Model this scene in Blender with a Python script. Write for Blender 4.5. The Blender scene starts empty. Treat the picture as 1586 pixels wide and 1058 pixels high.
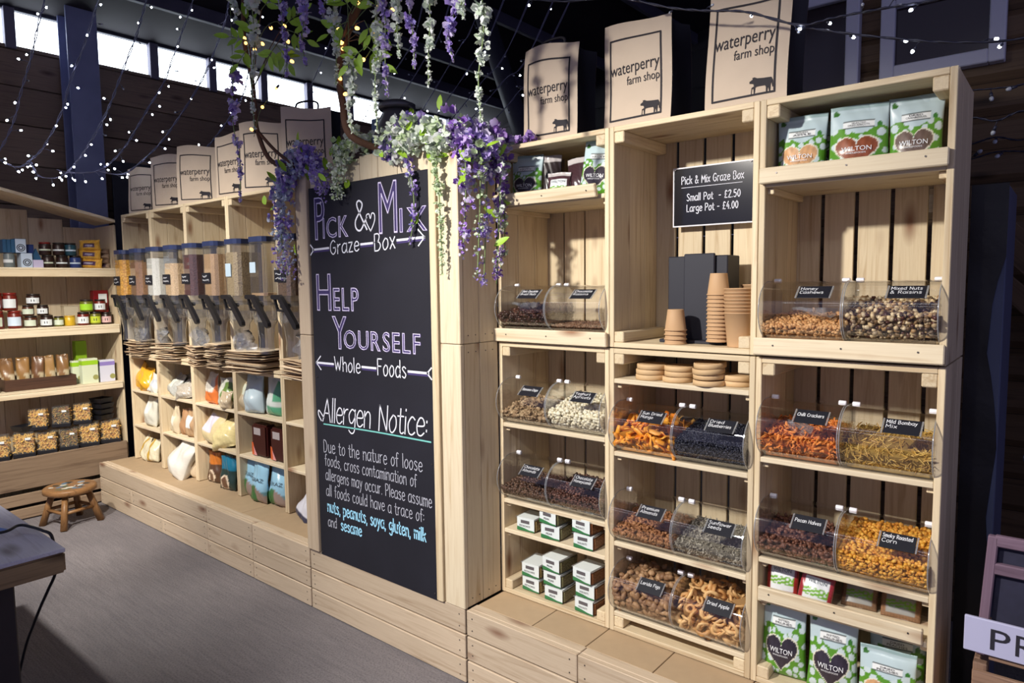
import bpy, bmesh, math, random
import numpy as np
from mathutils import Vector, Matrix

random.seed(7); RNG = np.random.default_rng(7)
SC = bpy.context.scene
COL = SC.collection
R = math.radians

# ------------------------------------------------------------------ camera
# X runs along the shelf wall, Y into the wall, Z up; the camera stands at the origin, 1.5 m up
CAM_H = 1.5
cam = bpy.data.cameras.new('camera'); cam.lens = 24.0; cam.sensor_width = 36.0; cam.clip_start = 0.02
camo = bpy.data.objects.new('camera', cam); COL.objects.link(camo); SC.camera = camo
YAW, PIT, ROLL = R(-39.5), R(4.8), R(-.68)
_f = Vector((math.sin(YAW)*math.cos(PIT), math.cos(YAW)*math.cos(PIT), -math.sin(PIT)))
_r = _f.cross(Vector((0, 0, 1))).normalized(); _u = _r.cross(_f)
_r2 = _r*math.cos(ROLL) + _u*math.sin(ROLL); _u2 = -_r*math.sin(ROLL) + _u*math.cos(ROLL)
camo.matrix_world = Matrix(((_r2.x, _u2.x, -_f.x, 0), (_r2.y, _u2.y, -_f.y, 0), (_r2.z, _u2.z, -_f.z, CAM_H), (0, 0, 0, 1)))

# ------------------------------------------------------------------ world, lights, exposure
SC.view_settings.view_transform = 'Standard'
try: SC.view_settings.look = 'None'
except Exception: pass
SC.view_settings.exposure = 0.0; SC.view_settings.gamma = 1.0
SC.view_settings.use_curve_mapping = False
SC.cycles.transparent_max_bounces = 32
SC.cycles.max_bounces = 8
W = bpy.data.worlds.new('world'); SC.world = W; W.use_nodes = True
bg = W.node_tree.nodes['Background']; bg.inputs[0].default_value = (.58, .57, .96, 1); bg.inputs[1].default_value = .35

def area(name, loc, target, size, energy, col, spread=180):
    l = bpy.data.lights.new(name, 'AREA'); l.shape = 'RECTANGLE'; l.size, l.size_y = size; l.energy = energy; l.color = col
    l.spread = R(spread)
    o = bpy.data.objects.new(name, l); COL.objects.link(o); o.location = loc
    o.rotation_euler = (Vector(target) - Vector(loc)).to_track_quat('-Z', 'Y').to_euler(); return o
SPOTS = [  # ceiling spotlights of the shop: place, aim, watts, colour, cone
    ((-1.80, -.45, 2.65), (-1.12, 2.0, .82), 78, (1, .945, .86), 70),
    ((-.55, -.95, 3.2), (-.75, 2.0, .95), 56, (1, .95, .88), 64),
    ((-3.3, -.3, 3.25), (-4.0, 2.0, .50), 84, (1, .95, .86), 66),
    ((-2.6, .1, 3.0), (-5.15, 1.55, .45), 84, (1, .92, .80), 46),
]
FILL_PANELS = [((-.9, -.75, 3.1), 1.5), ((-3.2, -.75, 3.1), 1.5), ((-.9, -2.0, 3.1), 1.5), ((-3.2, -2.0, 3.1), 1.5)]     # added fill lights, unseen behind the camera: cool fill and bin streaks
FILL_POWER = 2.6

# ------------------------------------------------------------------ scene helpers
MESH_CACHE = {}
def link(o): COL.objects.link(o); return o
def thing(name, label, cat, loc=(0, 0, 0), rotz=0, group=None, kind=None):
    o = bpy.data.objects.new(name, None); o.empty_display_size = .05; link(o)
    o.location = loc; o.rotation_euler = (0, 0, rotz); tag(o, label, cat, group, kind); return o
def tag(o, label=None, cat=None, group=None, kind=None):
    if label: o['label'] = label
    if cat: o['category'] = cat
    if group: o['group'] = group
    if kind: o['kind'] = kind
    return o
def mesh(verts, faces, smooth=False, name='m'):
    me = bpy.data.meshes.new(name); me.from_pydata([tuple(map(float, v)) for v in verts], [], [tuple(map(int, f)) for f in faces])
    if smooth: me.polygons.foreach_set('use_smooth', [True]*len(me.polygons))
    me.update(); return me
def ob(name, me, m=None, parent=None, loc=(0, 0, 0), rot=(0, 0, 0), scale=None):
    if m is not None:
        if len(me.materials) == 0: me.materials.append(m)
        elif me.materials[0] is not m: me = me.copy(); me.materials.clear(); me.materials.append(m)
    o = bpy.data.objects.new(name, me); link(o)
    if parent is not None: o.parent = parent
    o.location = loc; o.rotation_euler = rot
    if scale is not None: o.scale = scale
    return o
def box_mesh(dx, dy, dz, bev=.002, seg=1):
    key = ('box', round(dx, 4), round(dy, 4), round(dz, 4), bev, seg)
    if key in MESH_CACHE: return MESH_CACHE[key]
    bm = bmesh.new(); bmesh.ops.create_cube(bm, size=1)
    for v in bm.verts: v.co = Vector((v.co.x*dx, v.co.y*dy, v.co.z*dz))
    if bev > 0: bmesh.ops.bevel(bm, geom=list(bm.edges), offset=min(bev, dx*.3, dy*.3, dz*.3), segments=seg, affect='EDGES', clamp_overlap=True)
    me = bpy.data.meshes.new('box'); bm.to_mesh(me); bm.free(); MESH_CACHE[key] = me; return me
def matmesh(me, m):
    key = ('mm', me.name, m.name)
    if key not in MESH_CACHE:
        c = me.copy(); c.materials.clear(); c.materials.append(m); MESH_CACHE[key] = c
    return MESH_CACHE[key]
def _org(parent):
    return Vector(parent.location) if parent is not None else Vector((0, 0, 0))
def bx(name, parent, x0, x1, y0, y1, z0, z1, m, bev=.002, rot=(0, 0, 0), seg=1):
    """box between world coordinates (parent unrotated); wood dictionaries choose the grain along the longest side"""
    d = (abs(x1-x0), abs(y1-y0), abs(z1-z0))
    if isinstance(m, dict): m = m['XYZ'[d.index(max(d))]]
    c = Vector(((x0+x1)/2, (y0+y1)/2, (z0+z1)/2)) - _org(parent)
    return ob(name, matmesh(box_mesh(*d, bev=bev, seg=seg), m), None, parent, c, rot)
def lathe(prof, n=20, cap=True, smooth=True):
    """prof: [(r, z), ...] from bottom to top, spun about Z"""
    vs, fs = [], []
    for r, z in prof:
        for k in range(n): a = 2*math.pi*k/n; vs.append((r*math.cos(a), r*math.sin(a), z))
    for i in range(len(prof)-1):
        for k in range(n):
            a, b = i*n+k, i*n+(k+1) % n; fs.append((a, b, b+n, a+n))
    if cap:
        fs.append(tuple(reversed(range(n)))); fs.append(tuple(range((len(prof)-1)*n, len(prof)*n)))
    me = mesh(vs, fs)
    if smooth:
        for p in me.polygons: p.use_smooth = len(p.vertices) == 4
    return me
def tube(pts, rad, n=6, closed=False):
    pts = [Vector(p) for p in pts]; L = len(pts); vs, fs = [], []
    rads = rad if isinstance(rad, (list, tuple)) else [rad]*L
    up = Vector((0, 0, 1)); prev = None
    for i, p in enumerate(pts):
        t = (pts[min(i+1, L-1)] - pts[max(i-1, 0)]).normalized()
        a = t.cross(up if abs(t.z) < .95 else Vector((1, 0, 0))).normalized() if prev is None else (prev - t*prev.dot(t)).normalized()
        prev = a; b = t.cross(a)
        for k in range(n):
            w = 2*math.pi*k/n; vs.append(p + (a*math.cos(w) + b*math.sin(w))*rads[i])
    for i in range(L-1):
        for k in range(n):
            q, s = i*n+k, i*n+(k+1) % n; fs.append((q, s, s+n, q+n))
    fs.append(tuple(reversed(range(n)))); fs.append(tuple(range((L-1)*n, L*n)))
    return mesh(vs, fs, True)
def prism(poly, t, axis='Y'):
    """extrude a 2-D outline (x,z) by thickness t along Y (from 0 to t)"""
    n = len(poly); vs = [(x, 0, z) for x, z in poly] + [(x, t, z) for x, z in poly]
    ar = sum(poly[i][0]*poly[(i+1) % n][1] - poly[(i+1) % n][0]*poly[i][1] for i in range(n))
    f0 = tuple(range(n)); f1 = tuple(range(2*n-1, n-1, -1))
    fs = [f0, f1] + [((i+1) % n, i, i+n, (i+1) % n+n) for i in range(n)]
    if ar < 0: fs = [tuple(reversed(f)) for f in fs]
    return mesh(vs, fs)
def smooth_line(pts, n=6):
    P = [np.array(p, float) for p in pts]
    if len(P) < 3: return P
    out = []
    for i in range(len(P)-1):
        p0, p1, p2, p3 = P[max(i-1, 0)], P[i], P[i+1], P[min(i+2, len(P)-1)]
        for k in range(n):
            t = k/n
            out.append(.5*((2*p1) + (-p0+p2)*t + (2*p0-5*p1+4*p2-p3)*t*t + (-p0+3*p1-3*p2+p3)*t**3))
    out.append(P[-1]); return out
def copy_tree(root, loc=None, rotz=None, label=None, group=None):
    r = root.copy(); link(r)
    if loc is not None: r.location = loc
    if rotz is not None: r.rotation_euler = (0, 0, rotz)
    if label: r['label'] = label
    if group: r['group'] = group
    for ch in root.children:
        c = ch.copy(); link(c); c.parent = r
        for g in ch.children:
            d = g.copy(); link(d); d.parent = c
    return r

# ------------------------------------------------------------------ materials
MATS = {}
def srgb(r, g, b):
    f = lambda c: c/12.92 if c <= .04045 else ((c+.055)/1.055)**2.4
    return (f(r/255), f(g/255), f(b/255))
class NT:
    def __init__(s, name):
        s.m = bpy.data.materials.new(name); s.m.use_nodes = True; s.t = s.m.node_tree; s.n = s.t.nodes; s.l = s.t.links
        s.b = s.n['Principled BSDF']; s.out = s.n['Material Output']
    def new(s, k, **kw):
        n = s.n.new(k)
        for a, v in kw.items(): setattr(n, a, v)
        return n
    def link(s, a, b): s.l.new(a, b)
    def math(s, op, a, b=None, clamp=False):
        n = s.new('ShaderNodeMath', operation=op); n.use_clamp = clamp
        for i, v in enumerate((a, b)):
            if v is None: continue
            if isinstance(v, (int, float)): n.inputs[i].default_value = v
            else: s.link(v, n.inputs[i])
        return n.outputs[0]
    def mix(s, fac, a, b, mode='MIX'):
        n = s.new('ShaderNodeMix', data_type='RGBA', blend_type=mode)
        for i, v in ((0, fac), (6, a), (7, b)):
            if isinstance(v, (int, float)): n.inputs[i].default_value = v
            elif isinstance(v, tuple): n.inputs[i].default_value = (*v[:3], 1)
            else: s.link(v, n.inputs[i])
        return n.outputs[2]
    def ramp(s, fac, stops):
        n = s.new('ShaderNodeValToRGB'); s.link(fac, n.inputs[0]); e = n.color_ramp.elements
        while len(e) < len(stops): e.new(.5)
        for i, (p, c) in enumerate(stops): e[i].position = p; e[i].color = (*c[:3], 1)
        return n.outputs[0]
    def noise(s, vec, scale, detail=3, dist=0, rough=.5):
        n = s.new('ShaderNodeTexNoise'); n.inputs['Scale'].default_value = scale; n.inputs['Detail'].default_value = detail
        n.inputs['Distortion'].default_value = dist; n.inputs['Roughness'].default_value = rough
        if vec is not None: s.link(vec, n.inputs['Vector'])
        return n.outputs[0]
    def bump(s, h, strength=.2, dist=.002):
        n = s.new('ShaderNodeBump'); n.inputs['Strength'].default_value = strength; n.inputs['Distance'].default_value = dist
        s.link(h, n.inputs['Height']); s.link(n.outputs[0], s.b.inputs['Normal'])
def plain(name, col, rough=.55, metal=0, spec=.4, var=0, nscale=30, namt=0, bump=0, emit=0, alpha=1):
    if name in MATS: return MATS[name]
    t = NT(name); b = t.b
    b.inputs['Base Color'].default_value = (*col, 1); b.inputs['Roughness'].default_value = rough
    b.inputs['Metallic'].default_value = metal; b.inputs['Specular IOR Level'].default_value = spec
    c = None
    if namt or bump:
        tc = t.new('ShaderNodeTexCoord'); nz = t.noise(tc.outputs['Object'], nscale, 4)
        if namt: c = t.mix(nz, tuple(v*(1-namt) for v in col), tuple(min(1, v*(1+namt)) for v in col))
        if bump: t.bump(nz, bump, .003)
    if var:
        oi = t.new('ShaderNodeObjectInfo'); rv = t.math('MULTIPLY_ADD', oi.outputs['Random'], 2*var); t.n[-1].inputs[2].default_value = 1-var
        base = c if c is not None else col
        g = t.new('ShaderNodeCombineColor')
        for i in range(3): t.link(rv, g.inputs[i])
        c = t.mix(1.0, base, g.outputs[0], 'MULTIPLY')
    if c is not None: t.link(c, b.inputs['Base Color'])
    if emit: b.inputs['Emission Color'].default_value = (*col, 1); b.inputs['Emission Strength'].default_value = emit
    if alpha < 1: b.inputs['Alpha'].default_value = alpha
    MATS[name] = t.m; return t.m
def wood(name, light, dark, knot, rough=.6, var=.12, scale=1.0, contrast=1.0):
    """planed timber, grain along X, Y or Z of each board; returns a dictionary of three"""
    out = {}
    for ax in 'XYZ':
        t = NT(name + '_grain_' + ax.lower()); tc = t.new('ShaderNodeTexCoord'); oi = t.new('ShaderNodeObjectInfo')
        cb = t.new('ShaderNodeCombineXYZ'); off = t.math('MULTIPLY', oi.outputs['Random'], 41.0)
        for i in range(3): t.link(off, cb.inputs[i])
        add = t.new('ShaderNodeVectorMath', operation='ADD'); t.link(tc.outputs['Object'], add.inputs[0]); t.link(cb.outputs[0], add.inputs[1])
        def mp(along, across):
            m = t.new('ShaderNodeMapping'); t.link(add.outputs[0], m.inputs[0])
            m.inputs['Scale'].default_value = tuple(along if a == ax else across for a in 'XYZ'); return m.outputs[0]
        g = t.noise(mp(1.2*scale, 26*scale), 1.6, 5, 1.1, .6)
        fine = t.noise(mp(4*scale, 160*scale), 1.5, 2, .2)
        base = t.ramp(g, [(.30, tuple(l*.75+d*.25 for l, d in zip(light, dark))), (.5, light), (.72, tuple(l*(1-.8*contrast)+d*.8*contrast for l, d in zip(light, dark)))])
        base = t.mix(t.math('MULTIPLY', fine, .38), base, dark)
        vo = t.new('ShaderNodeTexVoronoi'); vo.inputs['Scale'].default_value = 1.0; t.link(mp(2.6*scale, 8*scale), vo.inputs['Vector'])
        k = t.ramp(vo.outputs['Distance'], [(.04, (1, 1, 1)), (.19, (0, 0, 0))])
        base = t.mix(t.math('MULTIPLY', k, .85), base, knot)
        rv = t.math('MULTIPLY', oi.outputs['Random'], 7.77); rv = t.math('FRACT', rv)
        rv = t.math('ADD', t.math('MULTIPLY', rv, 2*var), 1-var*1.2)
        cc = t.new('ShaderNodeCombineColor')
        for i in range(3): t.link(rv, cc.inputs[i])
        base = t.mix(1.0, base, cc.outputs[0], 'MULTIPLY')
        t.link(base, t.b.inputs['Base Color']); t.b.inputs['Roughness'].default_value = rough; t.b.inputs['Specular IOR Level'].default_value = .3
        t.bump(fine, .12, .001)
        out[ax] = t.m
    return out
def island(name, cols, rough=.5, spec=.4, sub=0, trans=0):
    """one colour per loose piece, drawn from cols"""
    if name in MATS: return MATS[name]
    t = NT(name); g = t.new('ShaderNodeNewGeometry')
    n = len(cols); st = [(i/max(1, n-1), c) for i, c in enumerate(cols)]
    c = t.ramp(g.outputs['Random Per Island'], st)
    t.link(c, t.b.inputs['Base Color']); t.b.inputs['Roughness'].default_value = rough; t.b.inputs['Specular IOR Level'].default_value = spec
    if trans:
        tr = t.new('ShaderNodeBsdfTranslucent'); t.link(c, tr.inputs[0]); mx = t.new('ShaderNodeMixShader'); mx.inputs[0].default_value = trans
        t.link(t.b.outputs[0], mx.inputs[1]); t.link(tr.outputs[0], mx.inputs[2]); t.link(mx.outputs[0], t.out.inputs[0])
    MATS[name] = t.m; return t.m
def clear(name, tint=(.93, .95, .96), rough=.04, gloss=1.0, haze=0.0):
    """thin clear plastic: light passes straight through, the skin reflects by Fresnel"""
    if name in MATS: return MATS[name]
    t = NT(name); t.n.remove(t.b)
    tr = t.new('ShaderNodeBsdfTransparent'); tr.inputs[0].default_value = (*tint, 1)
    gl = t.new('ShaderNodeBsdfGlossy'); gl.inputs['Roughness'].default_value = rough; gl.inputs[0].default_value = (1, 1, 1, 1)
    lw = t.new('ShaderNodeLayerWeight'); lw.inputs[0].default_value = .5      # same from inside and outside: a thin sheet
    sch = t.math('ADD', t.math('MULTIPLY', t.math('POWER', lw.outputs['Facing'], 3.5), .85), .085)
    mx = t.new('ShaderNodeMixShader'); t.link(t.math('MULTIPLY', sch, gloss, True), mx.inputs[0])
    t.link(tr.outputs[0], mx.inputs[1]); t.link(gl.outputs[0], mx.inputs[2]); last = mx.outputs[0]
    if haze:
        df = t.new('ShaderNodeBsdfDiffuse'); df.inputs[0].default_value = (.75, .77, .8, 1); m2 = t.new('ShaderNodeMixShader'); m2.inputs[0].default_value = haze
        t.link(last, m2.inputs[1]); t.link(df.outputs[0], m2.inputs[2]); last = m2.outputs[0]
    t.link(last, t.out.inputs[0]); MATS[name] = t.m; return t.m
def emitter(name, col, strength, sample=True):
    if name in MATS: return MATS[name]
    t = NT(name); t.n.remove(t.b); e = t.new('ShaderNodeEmission'); e.inputs[0].default_value = (*col, 1); e.inputs[1].default_value = strength
    t.link(e.outputs[0], t.out.inputs[0])
    if not sample: t.m.cycles.emission_sampling = 'NONE'
    MATS[name] = t.m; return t.m
def printed(name, rough=.45, spec=.5, alpha=1):
    """flat print held in the mesh colour attribute 'print'"""
    if name in MATS: return MATS[name]
    t = NT(name); a = t.new('ShaderNodeVertexColor'); a.layer_name = 'print'; t.link(a.outputs[0], t.b.inputs['Base Color'])
    t.b.inputs['Roughness'].default_value = rough; t.b.inputs['Specular IOR Level'].default_value = spec
    MATS[name] = t.m; return t.m

PINE = wood('pine', srgb(226, 210, 178), srgb(180, 152, 114), srgb(126, 80, 50), var=.11)
PALE = wood('pale_pine', srgb(230, 217, 190), srgb(194, 170, 134), srgb(140, 92, 62), var=.09)
PLINTH = wood('plinth_pine', srgb(208, 190, 166), srgb(164, 140, 114), srgb(116, 72, 50), var=.10)
GREYW = wood('weathered_board', srgb(150, 128, 106), srgb(96, 76, 60), srgb(70, 48, 36), var=.14)
DARKW = wood('dark_board', srgb(146, 124, 106), srgb(96, 78, 66), srgb(64, 46, 38), var=.16)
LOGW = wood('log_board', srgb(112, 90, 68), srgb(66, 52, 40), srgb(44, 32, 24), var=.16)
STOOLW = wood('stool_wood', srgb(142, 104, 66), srgb(86, 58, 34), srgb(60, 38, 22), rough=.4, var=.1)
BLACK = plain('black_plastic', (.012, .012, .016), .38)
CHARCOAL = plain('charcoal_card', (.018, .019, .03), .6, var=.1)
SCREW = plain('screw_steel', (.09, .08, .08), .4, .7)
WHITE = plain('white_print', (.86, .88, .92), .6)
ACRYL = clear('clear_acrylic', (.955, .96, .97), .03, 1.0)
POLY = clear('clear_bag_film', (.94, .95, .96), .12, 1.3, .06)
GLASSY = clear('dispenser_plastic', (.90, .92, .95), .05, 1.2, .03)
# ================================================================== the setting
YS, YP, YB = 1.985, 1.777, 2.30          # crate fronts, plinth front, crate backs
ZP, ZT = .29, 2.012                      # plinth top, crate tops
def concrete():
    t = NT('brushed_concrete'); tc = t.new('ShaderNodeTexCoord')
    mp = t.new('ShaderNodeMapping'); mp.inputs['Rotation'].default_value = (0, 0, R(-52)); mp.inputs['Scale'].default_value = (2.2, 34, 1); t.link(tc.outputs['Object'], mp.inputs[0])
    br = t.noise(mp.outputs[0], 2.2, 4, .6); big = t.noise(tc.outputs['Object'], 1.3, 4); gr = t.noise(tc.outputs['Object'], 130, 3)
    c = t.ramp(big, [(.3, srgb(112, 108, 112)), (.7, srgb(142, 136, 138))])
    c = t.mix(t.math('MULTIPLY', t.math('POWER', br, 1.5), .8), c, srgb(84, 80, 86)); c = t.mix(t.math('MULTIPLY', t.ramp(gr, [(.45, (0, 0, 0)), (.7, (1, 1, 1))]), .5), c, srgb(66, 62, 68))
    t.link(c, t.b.inputs['Base Color']); t.b.inputs['Roughness'].default_value = .8
    t.bump(t.math('ADD', t.math('MULTIPLY', br, .7), t.math('MULTIPLY', gr, .6)), .55, .006); return t.m
fl = ob('floor', mesh([(-6.4, -3, 0), (3, -3, 0), (3, 7.4, 0), (-6.4, 7.4, 0)], [(0, 1, 2, 3)]), concrete()); tag(fl, kind='structure')

# left wall: planks, strip of clerestory windows, steel column and eaves beam
wl = thing('wall_left', None, None, (-6.2, 3, 0), kind='structure')
z = 0
for h in (.34, .30, .30, .30, .30, .30, .30, .30, .30, .28, .27):
    bx('plank', wl, -6.24, -6.2 + random.uniform(-.004, .004), -1.5, 7.2, z+.006, z+h, DARKW, .004); z += h
bx('sill_board', wl, -6.24, -6.185, -1.5, 7.2, z, z+.028, DARKW, .004)
bx('fascia', wl, -6.24, -6.19, -1.5, 7.2, 3.575, 3.70, plain('dark_fascia', srgb(44, 44, 56), .6, namt=.25, nscale=6), .004)
bx('backing', wl, -6.30, -6.26, -1.5, 7.2, 0, 3.29, plain('wall_backing', (.01, .01, .012), .9), 0)
PANE = emitter('daylight_pane', (.82, .91, 1.0), 6.5)
FRAME = plain('lilac_grey_frame', srgb(104, 100, 118), .6)
y0 = 1.175 - .515; k = 1
while y0 < 6.9:
    w = thing('window_%d' % k, None, None, (-6.2, y0, 3.3), kind='structure')
    bx('pane', w, -6.235, -6.225, y0+.035, y0+.48, 3.318, 3.572, PANE, 0)
    bx('mullion', w, -6.24, -6.165, y0+.48, y0+.55, 3.29, 3.585, FRAME, .003)
    bx('sill', w, -6.24, -6.195, y0+.035, y0+.48, 3.29, 3.318, FRAME, .003)
    y0 += .515; k += 1
STEEL = plain('blue_grey_steel', srgb(122, 128, 164), .5, 0, namt=.25, nscale=5)
sc_ = thing('steel_column', 'blue grey steel column in front of the window strip on the left', 'column', (-6.02, 2.1, 0))
bx('flange', sc_, -6.0, -5.985, 2.0, 2.215, 0, 4.1, STEEL, .002); bx('flange', sc_, -6.17, -6.155, 2.0, 2.215, 0, 4.1, STEEL, .002)
bx('web', sc_, -6.155, -6.0, 2.1, 2.115, 0, 4.1, STEEL, .001)
sh = bx('black_sheet', None, -6.0, -5.98, 2.26, 3.6, 0, 2.52, plain('black_sheeting', srgb(26, 27, 38), .5, namt=.3, nscale=8), .002)
tag(sh, 'dark sheet hung on the wall right of the steel column', 'sheet')

# roof: dark sheeting rising to the right on purlins, with a rafter and a raking brace
def roofz(x): return 3.60 + .20*(x+6.2)
ce = thing('ceiling', None, None, (-2, 3, 4.2), kind='structure')
ROOFM = plain('dark_roof', srgb(38, 34, 40), .8, namt=.35, nscale=4)
o = ob('roof_sheet', mesh([(-6.4, -1.6, roofz(-6.4)), (3.2, -1.6, roofz(3.2)), (3.2, 7.4, roofz(3.2)), (-6.4, 7.4, roofz(-6.4))], [(0, 1, 2, 3)]), ROOFM, ce, (2, -3, -4.2))
PURL = plain('purlin_grey', srgb(70, 68, 86), .6, namt=.2, nscale=8)
for px in (-5.5, -5.0, -4.2, -3.3, -2.4, -1.5, -.6, .4, 1.4):
    bx('purlin', ce, px-.025, px+.025, -1.5, 7.2, roofz(px)-.11, roofz(px)-.005, PURL, .004)
br = thing('roof_brace', 'dark raking steel brace rising to the roof behind the flowers', 'beam', (-3.2, 4.6, 0))
ob('strut', tube([(0, 0, 1.6), (-.93, 0, 4.0)], .085, 8), plain('brace_grey', srgb(58, 58, 72), .5), br)
wb = thing('wall_back', None, None, (-2, 7.2, 0), kind='structure')
for i in range(14): bx('plank', wb, -6.3, 3.2, 7.2, 7.24, i*.4+.006, i*.4+.4, plain('black_plank', srgb(34, 31, 36), .8, var=.25), .004)

# log cabin wall behind the right-hand shelves
wc = thing('wall_cabin', None, None, (.2, 3.45, 0), kind='structure')
for i in range(24):
    z = i*.135
    m = mesh([(-1.25, 0, z), (2.6, 0, z), (2.6, -.022, z+.03), (-1.25, -.022, z+.03), (2.6, -.022, z+.105), (-1.25, -.022, z+.105), (2.6, 0, z+.133), (-1.25, 0, z+.133)], [(0, 1, 2, 3), (3, 2, 4, 5), (5, 4, 6, 7)])
    vs = [v.co.copy() for v in m.vertices]
    for v in m.vertices: v.co = (v.co.x-.7, v.co.y, v.co.z-z)
    ob('log_board', m, LOGW['X'], wc, (.7-.2, 0, z))
bx('backing', wc, -1.25, 2.6, 3.452, 3.49, 0, 3.25, plain('wall_backing', (.01, .01, .012), .9), 0)
bx('corner_post', wc, -1.32, -1.25, 3.42, 3.5, 0, 3.3, plain('dark_rafter', srgb(40, 38, 50), .6), .004)
WINF = plain('grey_white_frame', srgb(200, 202, 218), .5)
DGLASS = plain('dark_glass', srgb(34, 22, 24), .12, spec=.6)
for k2, (a, b, c, d) in enumerate(((-.70, -.255, 2.36, 2.71), (-1.24, -.785, 2.10, 2.80))):
    w = thing('window_%d' % (40+k2), None, None, (a, 3.42, c), kind='structure')
    f = .055
    bx('stile', w, a, a+f, 3.375, 3.43, c, d, WINF, .004); bx('stile', w, b-f, b, 3.375, 3.43, c, d, WINF, .004)
    bx('rail', w, a+f, b-f, 3.375, 3.43, c, c+f, WINF, .004); bx('rail', w, a+f, b-f, 3.375, 3.43, d-f, d, WINF, .004)
    bx('pane', w, a+f, b-f, 3.405, 3.415, c+f, d-f, DGLASS, 0)

# ceiling spotlights: lamp body with the light inside
for i, (loc, tgt, watts, colr, cone) in enumerate(SPOTS):
    L = thing('spot_lamp', ['black ceiling spotlight aimed at the chalkboard and nut bins', 'black ceiling spotlight aimed at the right hand crates', 'black ceiling spotlight aimed at the gravity dispensers', 'black ceiling spotlight aimed at the jar shelves'][i], 'lamp', loc)
    d = (Vector(tgt)-Vector(loc)).normalized(); q = (-d).to_track_quat('Z', 'Y').to_euler()
    ob('can', lathe([(.055, 0), (.055, .16), (.03, .18)], 16, False), BLACK, L, -d*.0, q)
    ob('stem', tube([(0, 0, .05), (0, 0, roofz(loc[0])-loc[2])], .012, 6), BLACK, L)
    l = bpy.data.lights.new('spot_lamp_light', 'SPOT'); l.energy = watts*6; l.color = colr; l.spot_size = R(cone); l.spot_blend = .8; l.shadow_soft_size = .06
    lo = bpy.data.objects.new('spot_lamp_light', l); link(lo); lo.parent = L; lo.location = d*.03; lo.rotation_euler = d.to_track_quat('-Z', 'Y').to_euler()

FILL_GLOW = emitter('fill_light_glow', (.86, .88, 1.0), FILL_POWER)
for i, (loc, ln) in enumerate(FILL_PANELS):  # glowing boxes added for frontal fill and reflections, not known shop lamps
    L = thing('added_fill_light', 'added fill light hung unseen behind the photographer, %s' % ['front right', 'front left', 'rear right', 'rear left'][i], 'lamp', loc)
    bx('housing', L, loc[0]-ln/2-.03, loc[0]+ln/2+.03, loc[1]-.085, loc[1]+.085, loc[2]+.022, loc[2]+.07, WHITE, .004)  # housing and chains only dress the added light as a fixture
    ob('diffuser', box_mesh(ln, .16, .04, .006), FILL_GLOW, L)
    for s in (-.6, .6): ob('chain', tube([(s, 0, .07), (s, 0, roofz(loc[0]+s)-loc[2])], .004, 5), BLACK, L)

# ================================================================== plinths
def plinth(name, label, x0, x1, seams, sheets, top=True):
    p = thing(name, label, 'plinth', ((x0+x1)/2, (YP+YB)/2, 0))
    rows = ((.003, .092), (.098, .188), (.194, ZP))
    for r_, (a, b) in enumerate(rows):
        xs = [x0] + sorted(s for s, rr in seams if r_ in rr) + [x1]
        for i in range(len(xs)-1):
            bx('board', p, xs[i]+.0015, xs[i+1]-.0015, YP, YP+.02, a, b, PLINTH, .0025)
            for sx in (xs[i]+.03, xs[i+1]-.03):
                for sz in (a+.025, b-.025):
                    ob('screw', matmesh(SCREWM, SCREW), None, p, (sx-p.location.x, YP-.0006-p.location.y, sz), (R(90), 0, 0))
    if top:
        for i in range(len(sheets)-1):
            bx('top_sheet', p, sheets[i]+.0015, sheets[i+1]-.0015, YP+.062, YB, ZP-.018, ZP-.002, PLYM, .0015)
        xs = [x0] + sorted(s for s, rr in seams if 2 in rr) + [x1]
        for i in range(len(xs)-1): bx('top_rail', p, xs[i]+.0015, xs[i+1]-.0015, YP+.0215, YP+.06, ZP-.022, ZP, PLINTH, .002)
    bx('dark_core', p, x0+.004, x1-.004, YP+.0215, YP+.03, .0, ZP-.03, plain('wall_backing', (.01, .01, .012), .9), 0)
    bx('rear_panel', p, x0, x1, YB-.02, YB, 0, ZP-.02, PLINTH, 0)
    return p
SCREWM = lathe([(.0024, 0), (.0024, .0012)], 8)
PLYM = plain('brown_ply_sheet', srgb(176, 152, 122), .7, var=.05, namt=.08, nscale=25)
plinth('timber_plinth', 'long low pine plinth carrying the dispenser crates', -5.225, -2.703, [(-3.69, (0, 1, 2)), (-3.21, (0, 1, 2)), (-4.25, (0,)), (-4.7, (1,))], [-5.22, -4.05, -3.42, -2.71])
plinth('timber_plinth', 'low pine base under the chalkboard', -2.697, -1.708, [], [], False)
plinth('timber_plinth', 'low pine plinth carrying the nut bin crates', -1.702, -.20, [(-1.205, (2,)), (-.62, (1,)), (-.95, (0,))], [-1.70, -1.44, -1.214, -.965, -.70, -.24])
for o in [o for o in bpy.data.objects if o.get('label') == 'low pine plinth carrying the nut bin crates']: pass

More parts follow.
